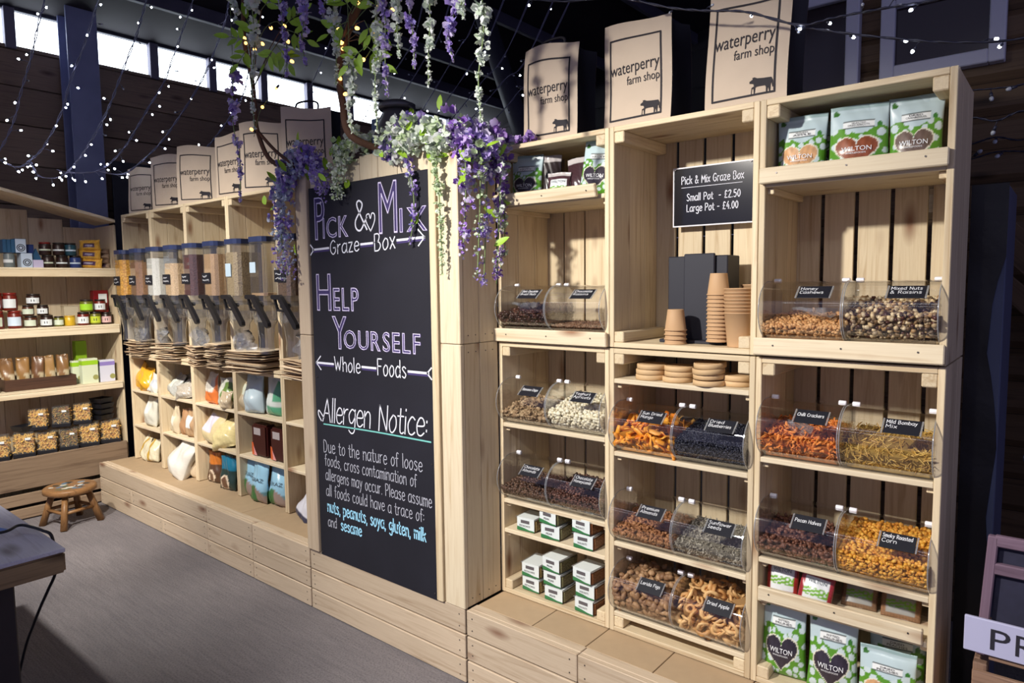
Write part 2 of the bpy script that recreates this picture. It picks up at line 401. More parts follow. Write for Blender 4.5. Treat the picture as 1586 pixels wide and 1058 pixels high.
# ================================================================== crates
def crate(label, x0, x1, z0, z1, shelves=(), lips=(), gap=.012, nsl=5, bottom=True, cleats='tb', group=None):
    c = thing('wooden_crate', label, 'crate', ((x0+x1)/2, YS, z0), group=group)
    t = .017
    x0 += .001; x1 -= .001; z0 += .001; z1 -= .001
    for xa, xb in ((x0, x0+t), (x1-t, x1)):
        yy = [YS, YS+.105, YS+.21, YB-.013]
        for i in range(3): bx('side_board', c, xa, xb, yy[i]+(.0012 if i else 0), yy[i+1], z0, z1, PINE, .0018)
    yy = [YS, YS+.105, YS+.21, YB-.013]
    for i in range(3):
        bx('top_board', c, x0+t, x1-t, yy[i]+(.0015 if i else 0), yy[i+1], z1-t, z1, PINE, .0018)
        if bottom: bx('bottom_board', c, x0+t, x1-t, yy[i]+(.0015 if i else 0), yy[i+1], z0, z0+t, PINE, .0018)
    w = (x1-x0-(nsl-1)*gap)/nsl
    for i in range(nsl): bx('back_slat', c, x0+i*(w+gap), x0+i*(w+gap)+w, YB-.012, YB, z0, z1, PINE, .0012)
    k = .036
    cz = []
    if 't' in cleats: cz.append((z1-t-k, z1-t))
    if 'b' in cleats: cz.append((z0+t, z0+t+k))
    for a, b in cz:
        bx('cleat', c, x0+t, x0+t+k, YS+.002, YB-.013, a, b, PINE, .003); bx('cleat', c, x1-t-k, x1-t, YS+.002, YB-.013, a, b, PINE, .003)
    for sz in shelves:
        bx('shelf', c, x0+t, x1-t, YS+.001, YS+.155, sz-.016, sz, PALE, .002); bx('shelf', c, x0+t, x1-t, YS+.157, YB-.013, sz-.016, sz, PALE, .002)
        bx('shelf_cleat', c, x0+t, x0+t+.018, YS+.02, YB-.02, sz-.034, sz-.016, PINE, .002); bx('shelf_cleat', c, x1-t-.018, x1-t, YS+.02, YB-.02, sz-.034, sz-.016, PINE, .002)
    for la, lb, yo, tilt, xo in lips:
        l = bx('front_lip', c, x0-xo+.002, x1+xo-.006-(.018 if tilt > .2 else 0), YS-.018-yo, YS-.001-yo, la, lb, PALE, .003, rot=(tilt, 0, 0))
        for q in (.12, .5, .88):
            ob('screw', matmesh(SCREWM, SCREW), None, l, ((x1-x0)*(q-.5), -.0092, .004), (R(90), 0, 0))
    return c
XC = [-1.705, -1.210, -.713, -.238]
crate('upper crate with snack pouches above two chocolate bins, beside the chalkboard', XC[0], XC[1], 1.283, ZT, [1.80, 1.325], [(1.787, 1.832, .012, R(20), -.012), (1.284, 1.334, .004, R(6), .006)], cleats='t', gap=.007)
crate('upper crate holding the price sign and paper cups', XC[1], XC[2], 1.283, ZT, [], [], nsl=5)
crate('upper crate with three green pouches above the cashew bins', XC[2], XC[3], 1.283, ZT, [1.782, 1.33], [(1.774, 1.818, .004, R(-3), -.004), (1.288, 1.338, .006, R(-3), .004)], cleats='t')
crate('lower crate of snack tubs under the chocolate bins', XC[0], XC[1], ZP, 1.281, [.968, .668, .549], gap=.010)
crate('lower crate with round lids, mango and fig bins', XC[1], XC[2], ZP, 1.281, [1.178, .928, .612, .362], gap=.010)
crate('lower crate with cracker bins above big green pouches', XC[2], XC[3], ZP, 1.281, [.985, .682, .562], [(.556, .598, -.003, 0, -.020)])
XL = [-5.150, -4.70, -4.215, -3.708, -3.212, -2.712]
nm = ['far left', 'second from left', 'third from left', 'fourth from left', 'fifth from left']
for i in range(5):
    crate('tall upper dispenser crate, %s, topped by paper bags' % nm[i], XL[i], XL[i+1], 1.036, ZT, [], nsl=5, gap=.006, cleats='t', group='dispenser crates')
    crate('lower crate of wholefood packets, %s in the dispenser run' % nm[i], XL[i], XL[i+1], ZP, 1.034, [.79, .54], nsl=4, gap=.006, cleats='', bottom=False, group='wholefood packet crates')

# ================================================================== panel behind the chalkboard
pn = thing('display_panel', 'tall pine panel framing the chalkboard between the two shelf runs', 'panel', (-2.2, 1.9, ZP))
bx('post', pn, -2.697, -2.612, YP-.012, YP+.02, ZP+.001, 1.283, PLINTH, .003); bx('post', pn, -2.697, -2.612, YP-.012, YP+.02, 1.285, ZT, PLINTH, .003)
bx('trim', pn, -1.846, -1.812, YP-.012, YP+.008, ZP+.001, ZT-.02, PINE, .003)
bx('post', pn, -1.806, -1.705, YP-.004, YP+.018, ZP+.001, 1.283, PALE, .003); bx('post', pn, -1.806, -1.705, YP-.004, YP+.018, 1.285, ZT+.004, PALE, .003)
for i in range(7):
    bx('panel_board', pn, -2.61+i*.115, -2.61+i*.115+.112, YP+.010, YP+.028, ZP+.001, ZT+.012-.004*(i % 3), PALE, .002)
for za, zb in ((ZP+.001, 1.283), (1.285, ZT)):
    for ya, yb in ((YP+.0195, 1.879), (1.881, YS-.001)):
        bx('side_board', pn, -1.725, -1.7065, ya, yb, za, zb, PINE, .002)
        for q in ((ya+yb)/2-.02, (ya+yb)/2+.02):
            for zz in (za+.03, zb-.03): ob('screw', matmesh(SCREWM, SCREW), None, pn, Vector((-1.7063, q, zz))-pn.location, (0, R(90), 0))
    bx('side_board', pn, -2.697, -2.68, YP+.021, YS-.001, za, zb, PINE, .002)
bx('top_board', pn, -2.70, -1.72, YP+.03, 2.29, ZT-.03, ZT-.004, PINE, .002)
# ================================================================== lettering
GLYPH = {
'a': (3.3, [[(3, 3.5), (1.6, 4), (.3, 2.6), (.5, .5), (1.8, .1), (2.9, 1.7)], [(3, 4), (2.95, .8), (3.3, 0)]]),
'b': (3.1, [[(.3, 6.2), (.3, 0)], [(.3, 2.2), (1.4, 4), (2.8, 3), (2.7, .9), (1.4, 0), (.3, .8)]]),
'c': (2.9, [[(2.6, 3.4), (1.5, 4), (.3, 2.4), (.7, .4), (1.8, 0), (2.7, .6)]]),
'd': (3.2, [[(2.8, 6.2), (2.8, 0)], [(2.8, 3), (1.6, 4), (.3, 2.4), (.7, .3), (1.8, .1), (2.8, 1.4)]]),
'e': (3.0, [[(.4, 2.1), (2.7, 2.3), (2.3, 3.7), (1.2, 3.9), (.3, 2.3), (.7, .4), (1.8, 0), (2.8, .7)]]),
'f': (2.2, [[(2.4, 5.8), (1.5, 6.2), (1, 5), (1, 0)], [(0, 3.6), (2, 3.7)]]),
'g': (3.2, [[(2.8, 3.4), (1.5, 4), (.3, 2.6), (.8, .8), (1.8, .7), (2.8, 2.2)], [(2.8, 4), (2.8, -1), (1.6, -2), (.4, -1.3)]]),
'h': (3.0, [[(.3, 6.2), (.3, 0)], [(.3, 2.4), (1.4, 3.9), (2.5, 3.2), (2.6, 0)]]),
'i': (.9, [[(.4, 3.9), (.4, 0)], [(.4, 5.2), (.42, 5.6)]]),
'k': (2.8, [[(.3, 6.2), (.3, 0)], [(2.4, 3.8), (.3, 1.8)], [(1.1, 2.5), (2.6, 0)]]),
'l': (.9, [[(.4, 6.2), (.4, 0)]]),
'm': (4.1, [[(.3, 4), (.3, 0)], [(.3, 2.6), (1.2, 3.9), (2, 3.2), (2, 0)], [(2, 2.6), (2.9, 3.9), (3.7, 3.2), (3.7, 0)]]),
'n': (3.0, [[(.3, 4), (.3, 0)], [(.3, 2.4), (1.4, 3.9), (2.5, 3.2), (2.6, 0)]]),
'o': (3.0, [[(1.5, 4), (.3, 2.4), (.6, .4), (1.6, 0), (2.7, 1.4), (2.5, 3.4), (1.5, 4)]]),
'p': (3.1, [[(.3, 4), (.3, -2)], [(.3, 2.6), (1.5, 4), (2.8, 3), (2.6, .8), (1.4, 0), (.3, 1)]]),
'r': (2.2, [[(.3, 4), (.3, 0)], [(.3, 2.2), (1, 3.6), (2, 3.9)]]),
's': (2.6, [[(2.3, 3.4), (1.3, 4), (.4, 3.2), (1.3, 2.2), (2.3, 1.2), (1.5, 0), (.3, .5)]]),
't': (2.3, [[(1, 5.6), (1, .8), (1.7, 0), (2.3, .3)], [(0, 3.9), (2.1, 3.9)]]),
'u': (3.0, [[(.3, 4), (.4, 1), (1.4, 0), (2.6, 1.4)], [(2.6, 4), (2.6, 0)]]),
'v': (2.8, [[(.2, 4), (1.4, 0)], [(1.4, 0), (2.6, 4)]]),
'w': (3.8, [[(.1, 4), (.9, 0)], [(.9, 0), (1.8, 3)], [(1.8, 3), (2.7, 0)], [(2.7, 0), (3.6, 4)]]),
'x': (2.7, [[(.2, 4), (2.5, 0)], [(2.5, 4), (.2, 0)]]),
'y': (2.9, [[(.3, 4), (1.5, 1)], [(2.7, 4), (1.2, -.5), (.3, -2)]]),
'z': (2.8, [[(.3, 4), (2.5, 4)], [(2.5, 4), (.3, 0)], [(.3, 0), (2.6, 0)]]),
'A': (3.8, [[(.1, 0), (1.8, 6)], [(1.8, 6), (3.5, 0)], [(.8, 2.2), (2.9, 2.2)]]),
'B': (3.6, [[(.3, 6), (.3, 0)], [(.3, 6), (2, 6), (2.7, 5), (2, 3.3), (.3, 3.1)], [(.3, 3.1), (2.4, 3), (3.2, 1.6), (2.2, .1), (.3, 0)]]),
'C': (3.5, [[(3.2, 5), (2, 6), (.5, 4.4), (.4, 1.6), (1.9, 0), (3.3, 1)]]),
'D': (3.7, [[(.3, 6), (.3, 0)], [(.3, 6), (2.2, 5.6), (3.3, 3), (2.2, .4), (.3, 0)]]),
'F': (3.0, [[(.3, 6), (.3, 0)], [(.3, 6), (2.8, 6)], [(.3, 3.3), (2.3, 3.3)]]),
'G': (3.8, [[(3.2, 5.2), (2, 6), (.5, 4.4), (.4, 1.6), (1.9, 0), (3.3, 1.2), (3.3, 2.8)], [(3.4, 2.8), (2, 2.8)]]),
'H': (3.6, [[(.3, 6), (.3, 0)], [(3.1, 6), (3.1, 0)], [(.3, 3.1), (3.1, 3.1)]]),
'L': (2.9, [[(.3, 6), (.3, 0)], [(.3, 0), (2.7, 0)]]),
'M': (4.3, [[(.3, 0), (.4, 6)], [(.4, 6), (2.1, 2)], [(2.1, 2), (3.8, 6)], [(3.8, 6), (3.9, 0)]]),
'N': (3.7, [[(.3, 0), (.3, 6)], [(.3, 6), (3.2, 0)], [(3.2, 0), (3.2, 6)]]),
'O': (3.8, [[(1.8, 6), (.5, 4.4), (.5, 1.6), (1.8, 0), (3.2, 1.6), (3.2, 4.4), (1.8, 6)]]),
'P': (3.3, [[(.3, 6), (.3, 0)], [(.3, 6), (2.2, 5.9), (3, 4.6), (2.2, 3), (.3, 2.8)]]),
'R': (3.4, [[(.3, 6), (.3, 0)], [(.3, 6), (2.2, 5.9), (2.9, 4.6), (2.2, 3.2), (.3, 3)], [(1.4, 3), (3.1, 0)]]),
'S': (3.2, [[(2.8, 5.2), (1.6, 6), (.5, 4.8), (1.6, 3.2), (2.8, 1.6), (1.6, 0), (.3, .8)]]),
'W': (4.8, [[(.1, 6), (1.2, 0)], [(1.2, 0), (2.3, 4)], [(2.3, 4), (3.4, 0)], [(3.4, 0), (4.5, 6)]]),
'Y': (3.2, [[(.1, 6), (1.5, 3)], [(2.9, 6), (1.5, 3)], [(1.5, 3), (1.5, 0)]]),
'2': (3.1, [[(.4, 5), (1.5, 6), (2.6, 4.8), (.3, 0)], [(.3, 0), (2.8, 0)]]),
'4': (3.2, [[(2, 6), (.2, 2)], [(.2, 2), (2.9, 2)], [(2.2, 3.6), (2.2, 0)]]),
'5': (3.1, [[(2.6, 6), (.6, 6)], [(.6, 6), (.5, 3.4), (1.8, 3.7), (2.7, 2), (1.6, 0), (.3, .6)]]),
'0': (3.1, [[(1.5, 6), (.4, 4), (.5, 1.4), (1.5, 0), (2.6, 1.8), (2.5, 4.6), (1.5, 6)]]),
'£': (3.3, [[(2.8, 5), (1.8, 6), (1, 4.8), (1.2, 2), (.3, 0)], [(.3, 0), (2.9, .1)], [(.4, 2.9), (2.2, 2.9)]]),
'&': (3.8, [[(3.4, 0), (1, 4.6), (1.4, 5.8), (2.3, 5.2), (2, 4), (.5, 2), (.6, .4), (1.8, 0), (3.4, 2.4)]]),
'.': (1.0, [[(.3, 0), (.35, .35)]]), ',': (1.1, [[(.5, .3), (.2, -.9)]]), ':': (1.0, [[(.4, 1), (.42, 1.4)], [(.4, 3), (.42, 3.4)]]),
'-': (2.6, [[(.3, 2.6), (2.1, 2.6)]]), ' ': (1.9, []), "'": (.8, [[(.4, 6), (.3, 5)]]),
}
def strokes(text, cap=1.0, track=.55, slant=0.0, jit=0):
    """polylines of a handwritten line; cap = capital height; returns (lines, width)"""
    s = cap/6; x = 0; out = []
    for ch in text:
        w, L = GLYPH[ch]; dy = random.uniform(-jit, jit)
        for l in L:
            q = smooth_line(l, 4) if len(l) > 2 else [np.array(p, float) for p in l]
            out.append([((x+p[0]+slant*p[1])*s, (p[1]+dy)*s) for p in q])
        x += w+track
    return out, (x-track)*s
def ribbon(lines, width, f=None):
    """flat strokes in the XZ plane facing -Y; f maps (x, z) to a point"""
    vs, fs = [], []; f = f or (lambda x, z: (x, 0, z))
    for l in lines:
        P = [np.array(p, float) for p in l]; n = len(P); b = len(vs)
        for i in range(n):
            t = P[min(i+1, n-1)]-P[max(i-1, 0)]; t = t/(np.linalg.norm(t)+1e-9); e = np.array([-t[1], t[0]])*width/2
            c = P[i] + (t*width*.3 if i == n-1 else -t*width*.3 if i == 0 else 0)
            vs += [f(*(c+e)), f(*(c-e))]
        for i in range(n-1): a = b+2*i; fs.append((a, a+1, a+3, a+2))
    return mesh(vs, fs)
def fit(text, x0, x1, z0, cap, z1=None, width=None, **kw):
    """a handwritten line from (x0,z0) to (x1,z1)"""
    L, w = strokes(text, cap, **kw); k = (x1-x0)/w; dz = 0 if z1 is None else (z1-z0)/(x1-x0)
    return [[(x0+p[0]*k, z0+p[1]+dz*p[0]*k) for p in l] for l in L]
FONT_CACHE = {}
def font2d(text, outline=0.0, space=1.0):
    """filled (or outlined) sans lettering as (verts2d, faces), cap height about .73 of size 1, left aligned at 0"""
    key = (text, outline, space)
    if key in FONT_CACHE: return FONT_CACHE[key]
    c = bpy.data.curves.new('txt', 'FONT'); c.body = text; c.size = 1; c.space_character = space; c.resolution_u = 3
    if outline: c.fill_mode = 'NONE'; c.bevel_depth = outline; c.bevel_resolution = 0
    o = bpy.data.objects.new('txt', c); link(o); dg = bpy.context.evaluated_depsgraph_get()
    me = bpy.data.meshes.new_from_object(o.evaluated_get(dg)); V = np.array([v.co[:] for v in me.vertices]); F = [tuple(p.vertices) for p in me.polygons]
    bpy.data.objects.remove(o); bpy.data.curves.remove(c); bpy.data.meshes.remove(me)
    FONT_CACHE[key] = (V, F); return V, F
def font_mesh(text, x0, z0, w, h, f=None, outline=0.0, space=1.0, slope=0):
    """sans lettering stretched into the box (x0,z0,w,h) of the XZ plane, facing -Y"""
    V, F = font2d(text, outline, space); f = f or (lambda x, z: (x, 0, z))
    lo, hi = V.min(0), V.max(0); sx = w/(hi[0]-lo[0]); sz = h/(hi[1]-lo[1])
    out = [f(x0+(v[0]-lo[0])*sx, z0+(v[1]-lo[1])*sz+slope*(v[0]-lo[0])*sx) for v in V]
    if outline: out = [(p[0], p[1]-v[2]*sx, p[2]) for p, v in zip(out, V)]
    return mesh(out, F)

# ================================================================== chalkboard
def chalky():
    t = NT('chalkboard_black'); tc = t.new('ShaderNodeTexCoord'); n = t.noise(tc.outputs['Object'], 3.0, 5, .5); g = t.noise(tc.outputs['Object'], 400, 2)
    c = t.mix(n, srgb(22, 22, 26), srgb(40, 40, 50)); c = t.mix(t.math('MULTIPLY', g, .25), c, srgb(56, 56, 68)); t.link(c, t.b.inputs['Base Color'])
    t.b.inputs['Roughness'].default_value = .62; t.b.inputs['Specular IOR Level'].default_value = .25; return t.m
cb = thing('chalkboard', 'tall black chalkboard lettered Pick & Mix, Help Yourself and Allergen Notice', 'sign', (-2.226, YP, .283))
yb = YP-.004
bx('board', cb, -2.604, -1.849, yb, YP+.009, .284, 1.925, chalky(), .0015)
LILAC = plain('lilac_chalk', srgb(222, 214, 246), .9); PURPLE = plain('purple_chalk', srgb(66, 56, 104), .9); WCHALK = plain('white_chalk', srgb(232, 234, 246), .9)
TEAL = plain('teal_chalk', srgb(120, 196, 190), .9); BLUEC = plain('blue_chalk', srgb(160, 220, 250), .9); GREYC = plain('grey_chalk', srgb(188, 190, 204), .9)
def chalk(me, m, dy=.0012): o = ob('lettering', me, m, cb, (2.226, yb-dy-YP, -.283)); o['kind'] = 'stuff'; return o
def outl(text, x0, z0, w, h, space=1.02):
    ws = [font2d(c)[0][:, 0].max()-font2d(c)[0][:, 0].min() for c in text]; gap = .13; k = w/(sum(ws)+gap*(len(ws)-1)); x = x0
    for c, cw in zip(text, ws):      # each outlined capital is a part with its purple shade beneath
        l = chalk(font_mesh(c, x, z0, cw*k, h, outline=.0018/k), LILAC, .0012); l.name = 'capital_letter'; del l['kind']
        ob('shade', font_mesh(c, x+.003, z0-.001, cw*k, h*.99), PURPLE, l, (0, .0006, 0)); x += (cw+gap)*k
outl('P', -2.562, 1.700, .072, .182); outl('ICK', -2.505, 1.704, .175, .088)
chalk(ribbon(fit('&', -2.292, -2.20, 1.726, .122), .0075), WCHALK)
hx, hz = -2.186, 1.752
chalk(ribbon([smooth_line([(hx, hz-.034), (hx-.026, hz+.004), (hx-.024, hz+.03), (hx-.008, hz+.034), (hx, hz+.016), (hx+.01, hz+.036), (hx+.026, hz+.03), (hx+.024, hz+.002), (hx, hz-.034)], 5)], .005), WCHALK)
outl('M', -2.134, 1.703, .108, .202); outl('IX', -2.012, 1.702, .152, .092)
def arrow(x0, x1, z, head, breaks):
    L = []; segs = [x0]+[b for br_ in breaks for b in br_]+[x1]
    for i in range(0, len(segs), 2): L += [[(segs[i], z(segs[i])), (segs[i+1], z(segs[i+1]))]]
    chalk(ribbon([[(p[0], p[1]-.009) for p in l] for l in L], .008), PURPLE, .0008); chalk(ribbon(L, .009), WCHALK)
    hx_, tx, s = (x1, x0, 1) if head > 0 else (x0, x1, -1)
    chalk(ribbon([[(hx_-.034*s, z(hx_)+.03), (hx_, z(hx_)), (hx_-.034*s, z(hx_)-.03)], [(tx-.016*s, z(tx)+.022), (tx+.008*s, z(tx))], [(tx-.016*s, z(tx)-.022), (tx+.008*s, z(tx))]], .006), WCHALK)
arrow(-2.585, -1.876, lambda x: 1.660+.018*(x+2.585)/.71, 1, [(-2.468, -2.252), (-2.176, -2.03)])
chalk(ribbon(fit('Graze', -2.459, -2.262, 1.634, .058, 1.644), .005), WCHALK); chalk(ribbon(fit('Box', -2.168, -2.04, 1.638, .066, 1.645), .005), WCHALK)
outl('H', -2.566, 1.394, .102, .160); outl('ELP', -2.448, 1.395, .172, .098)
outl('Y', -2.462, 1.231, .100, .142); outl('OURSELF', -2.384, 1.236, .472, .080)
arrow(-2.588, -1.870, lambda x: 1.164+.004*(x+2.588)/.72, -1, [(-2.462, -2.268), (-2.178, -1.985)])
chalk(ribbon(fit('Whole', -2.455, -2.278, 1.138, .060), .005), WCHALK); chalk(ribbon(fit('Foods', -2.17, -1.995, 1.140, .066), .005), WCHALK)
chalk(ribbon(fit('Allergen', -2.556, -2.222, .904, .104, .913, slant=.12, track=.1), .0058), WCHALK); chalk(ribbon(fit('Notice:', -2.176, -1.882, .910, .106, .924, slant=.12, track=.15), .0058), WCHALK)
chalk(ribbon([smooth_line([(-2.565, .905), (-2.60+.015, .93), (-2.58, .95), (-2.545, .92)], 4)], .006), WCHALK)
chalk(ribbon([smooth_line([(-2.548, .892), (-2.2, .902), (-1.866, .905)], 6)], .006), TEAL)
for txt, xa, xb, za, zb, cap, wd, mm in (
    ('Due to the nature of loose', -2.556, -1.916, .765, .782, .055, .0034, GREYC), ('foods, cross contamination of', -2.55, -1.951, .705, .714, .050, .0031, GREYC),
    ('allergens may occur. Please assume', -2.548, -1.868, .641, .648, .050, .0031, GREYC), ('all foods could have a trace of:', -2.548, -1.912, .569, .582, .050, .0031, GREYC),
    ('nuts, peanuts, soya, gluten, milk', -2.542, -1.905, .496, .505, .052, .0062, BLUEC), ('and ', -2.542, -2.462, .428, .432, .046, .0031, GREYC), ('sesame', -2.448, -2.303, .431, .436, .048, .0062, BLUEC)):
    chalk(ribbon(fit(txt, xa, xb, za, cap, zb, jit=.12), wd), mm)
for sx, sz in ((-2.59, .30), (-1.862, .31), (-1.862, .82), (-2.585, 1.1)): ob('screw', matmesh(SCREWM, SCREW), None, cb, (sx+2.226, yb-YP-.001, sz-.283), (R(90), 0, 0), (1.6, 1.6, 1))

# price sign in the middle crate
ps = thing('price_sign', 'black laminated sign reading Pick & Mix Graze with small and large pot prices', 'sign', (-.965, 2.245, 1.69))
bx('card', ps, -1.108, -.820, 2.244, 2.247, 1.692, 1.897, plain('white_card', srgb(220, 220, 226), .4), .001)
bx('face', ps, -1.103, -.825, 2.2425, 2.2445, 1.697, 1.892, plain('laminated_black', srgb(24, 24, 30), .12, spec=.7), .0005)
def sg(txt, xa, xb, z_, cap, wd=.0026): ob('lettering', ribbon(fit(txt, xa, xb, z_, cap), wd), WCHALK, ps, (.965, -.0033, -1.69))
sg('Pick & Mix Graze Box', -1.075, -.855, 1.838, .026); sg('Small Pot  - £2.50', -1.055, -.865, 1.780, .024); sg('Large Pot - £4.00', -1.055, -.872, 1.743, .024)
ob('underline', ribbon([[(-1.075, 1.826), (-.86, 1.826)]], .0016), WCHALK, ps, (.965, -.0033, -1.69))
for sx in (-1.097, -.831): ob('pin', lathe([(.003, 0), (.003, .002)], 8), SCREW, ps, (sx+.965, -.004, .20), (R(90), 0, 0))

# ================================================================== shelf unit of jars along the left wall
JX = -5.24
ju = thing('shelf_unit', 'pine shelf unit of jars and pasta along the left wall', 'shelf unit', (-5.4, 1.2, 0))
for a, b in ((.008, .076), (.098, .172), (.200, .408)): bx('front_board', ju, JX-.02, JX, .3, 1.975, a, b, GREYW, .003)
for za, zb, w in ((1.585, 1.632, PINE), (1.19, 1.238, PALE), (.795, .828, PALE)):
    bx('shelf_lip', ju, JX-.018, JX, .3, 1.972, za, zb, w, .003)
    bx('shelf', ju, -5.60, JX-.004, .3, 1.972, zb+.001, zb+.013, PALE, .002)
bx('shelf', ju, -5.60, JX-.02, .3, 1.972, .385, .40, GREYW, .002)
for i in range(8): bx('back_board', ju, -5.622, -5.606, .3+i*.21, .3+i*.21+.208, .02, 2.36-.247*((i+1)*.21-.0), PINE if i % 2 else PALE, .002)
bx('end_board', ju, -5.604, JX-.02, 1.974, 1.988, .02, 1.95, PINE, .002)
m = prism([(.3, 2.40), (1.98, 1.985), (1.98, 1.965), (.3, 2.38)], .36)
for v in m.vertices: v.co = (-5.60+v.co.y+.0-(-5.4), v.co.x-1.2, v.co.z)
m.flip_normals(); ob('sloping_top', m, PINE['Y'], ju)
JS = [1.645, 1.251, .841, .40]   # shelf tops

def jar_mesh(r, h): return lathe([(r*.9, 0), (r, .006), (r, h*.80), (r*.86, h*.87), (r*.86, h*.9)], 18)
def jar(label, y, z, r, h, body, lid, lab=None, band=.5, x=None, name='jar', group='jars on the left shelf unit', stripe=None):
    x = JX-.05-r if x is None else x
    t = thing(name, label, 'jar', (x, y, z), R(random.uniform(44, 62)), group)
    ob('contents', jar_mesh(r, h), body, t)
    ob('lid', lathe([(r*.93, h*.86), (r*.95, h*.99), (r*.9, h)], 18), lid, t)
    if lab is not None:
        vs, fs = [], []; n = 10
        for k in range(n+1):
            a = R(-62+124*k/n); vs += [((r+.0008)*math.cos(a), (r+.0008)*math.sin(a), h*(.36-.5*band+.04)), ((r+.0008)*math.cos(a), (r+.0008)*math.sin(a), h*(.40+.5*band))]
        for k in range(n): fs.append((2*k, 2*k+2, 2*k+3, 2*k+1))
        l = ob('paper_label', mesh(vs, fs, True), lab, t); l.rotation_euler = (0, 0, R(-82))
        if stripe is not None:
            l2 = ob('emblem', mesh([((r+.0016)*math.cos(R(a)), (r+.0016)*math.sin(R(a)), zz) for a, zz in ((-14, h*.3), (14, h*.3), (14, h*.5), (-14, h*.5))], [(0, 1, 2, 3)]), stripe, t); l2.rotation_euler = (0, 0, R(-76))
    return t
def pl(n, c, **k): return plain(n, srgb(*c), k.pop('rough', .35), **k)
REDLID = pl('red_lid', (120, 30, 24)); DKLID = pl('dark_lid', (34, 26, 24)); WLAB = pl('white_label', (214, 220, 222), rough=.6); BLAB = pl('pale_blue_label', (196, 212, 228), rough=.6); GLAB = pl('pale_green_label', (196, 206, 186), rough=.6)
YLAB = pl('lime_label', (180, 196, 50), rough=.6); INK = pl('dark_ink', (38, 36, 46), rough=.6); JAM = pl('red_jam', (104, 30, 20)); BROWNJ = pl('brown_chutney', (74, 42, 26)); MUST = pl('yellow_mustard', (196, 160, 40)); OLIVE = pl('olive_relish', (96, 96, 30)); DKJ = pl('dark_pickle', (44, 26, 22))
# middle shelf: jars
z = JS[1]
for i, (y, zz, r, h, b, l, lb, st, la) in enumerate((
    (1.275, 0, .040, .115, JAM, REDLID, GLAB, None, 'tall red jar with pale green label at the left end of the middle shelf'),
    (1.375, 0, .040, .115, JAM, REDLID, BLAB, None, 'tall red jar with pale blue label on the bottom row'),
    (1.275, .117, .040, .115, JAM, REDLID, BLAB, INK, 'tall red jar with pale blue label stacked at the left end'),
    (1.355, .117, .040, .115, JAM, REDLID, WLAB, None, 'tall red jar with white label stacked on the second red jar'),
    (1.463, 0, .037, .078, BROWNJ, DKLID, GLAB, None, 'squat brown jar with pale green label on the bottom row'),
    (1.555, 0, .037, .078, DKJ, DKLID, WLAB, INK, 'squat dark jar with white emblem label on the bottom row'),
    (1.452, .080, .033, .068, BROWNJ, DKLID, GLAB, None, 'squat brown jar with pale green label in the second layer'),
    (1.535, .080, .033, .068, DKJ, DKLID, WLAB, INK, 'squat dark jar with white emblem label in the second layer'),
    (1.485, .150, .040, .072, DKJ, DKLID, WLAB, INK, 'squat dark jar on top of the little jar pyramid'),
    (1.625, 0, .030, .068, OLIVE, DKLID, GLAB, None, 'small olive jar with pale label next to the yellow mustard pot'),
    (1.690, 0, .034, .070, MUST, pl('yellow_lid', (190, 150, 50)), None, None, 'small yellow mustard pot without a label'),
    (1.775, 0, .037, .090, JAM, DKLID, WLAB, INK, 'red relish jar with white label right of the mustard pot'),
    (1.850, 0, .036, .090, OLIVE, DKLID, YLAB, INK, 'jar with lime yellow label on the bottom row'),
    (1.922, 0, .034, .085, DKJ, DKLID, pl('pink_label', (206, 170, 168), rough=.6), INK, 'dark jar with pinkish label at the right end of the jar row'),
    (1.800, .092, .042, .085, OLIVE, DKLID, pl('bright_green_label', (150, 200, 40), rough=.6), None, 'jar with bright green label stacked in the upper layer'),
    (1.885, .092, .036, .085, JAM, DKLID, WLAB, INK, 'jar with white label stacked beside the bright green one'))):
    jar(la, y, z+zz, r, h, b, l, lb, .5, stripe=st, x=JX-.055-.04)
rb = thing('gift_pack', 'red and white packet standing at the right end of the jar shelf', 'packet', (-5.42, 1.925, z), group=None)
bx('carton', rb, -5.47, -5.40, 1.87, 1.965, z, z+.24, pl('crimson_carton', (120, 22, 28)), .003)
bx('panel', rb, -5.399, -5.397, 1.90, 1.955, z+.15, z+.215, WLAB, .0005); bx('panel', rb, -5.399, -5.397, 1.895, 1.96, z+.02, z+.10, pl('red_print', (196, 40, 44)), .0005)
bk = thing('card_box', 'small cream box behind the jars on the middle shelf', 'box', (-5.5, 1.75, z))
bx('carton', bk, -5.53, -5.46, 1.70, 1.79, z, z+.13, pl('cream_card', (196, 184, 158), rough=.7), .002); bx('lid_flap', bk, -5.532, -5.458, 1.698, 1.792, z+.13, z+.134, pl('cream_card', (196, 184, 158), rough=.7), .001)
# top shelf: tea boxes, tins, jars, biscuit packets
z = JS[0]
def ring_box(label, y, zz, w, h, d, face, side, x=JX-.06, ring=True):
    t = thing('tea_box', label, 'box', (x, y, z+zz), 0, 'blue and white boxes')
    bx('carton', t, x-d, x, y, y+w, z+zz, z+zz+h, side, .0015)
    bx('front_panel', t, x, x+.0008, y+.002, y+w-.002, z+zz+.002, z+zz+h-.002, face, 0)
    bx('side_panel', t, x-d+.002, x-.002, y-.0008, y, z+zz+.002, z+zz+h-.002, side, 0)
    if ring:
        for ra, rb_, mm in ((.019, .024, INK), (.009, .0145, INK)):
            vs, fs = [], []
            for k in range(24):
                a = 2*math.pi*k/24; vs += [(.0014, w/2+ra*math.cos(a), h*.36+ra*math.sin(a)), (.0014, w/2+rb_*math.cos(a), h*.36+rb_*math.sin(a))]
            for k in range(24): a, b = 2*k, 2*((k+1) % 24); fs.append((a, a+1, b+1, b))
            ob('ring_print', mesh(vs, fs), mm, t)
    return t
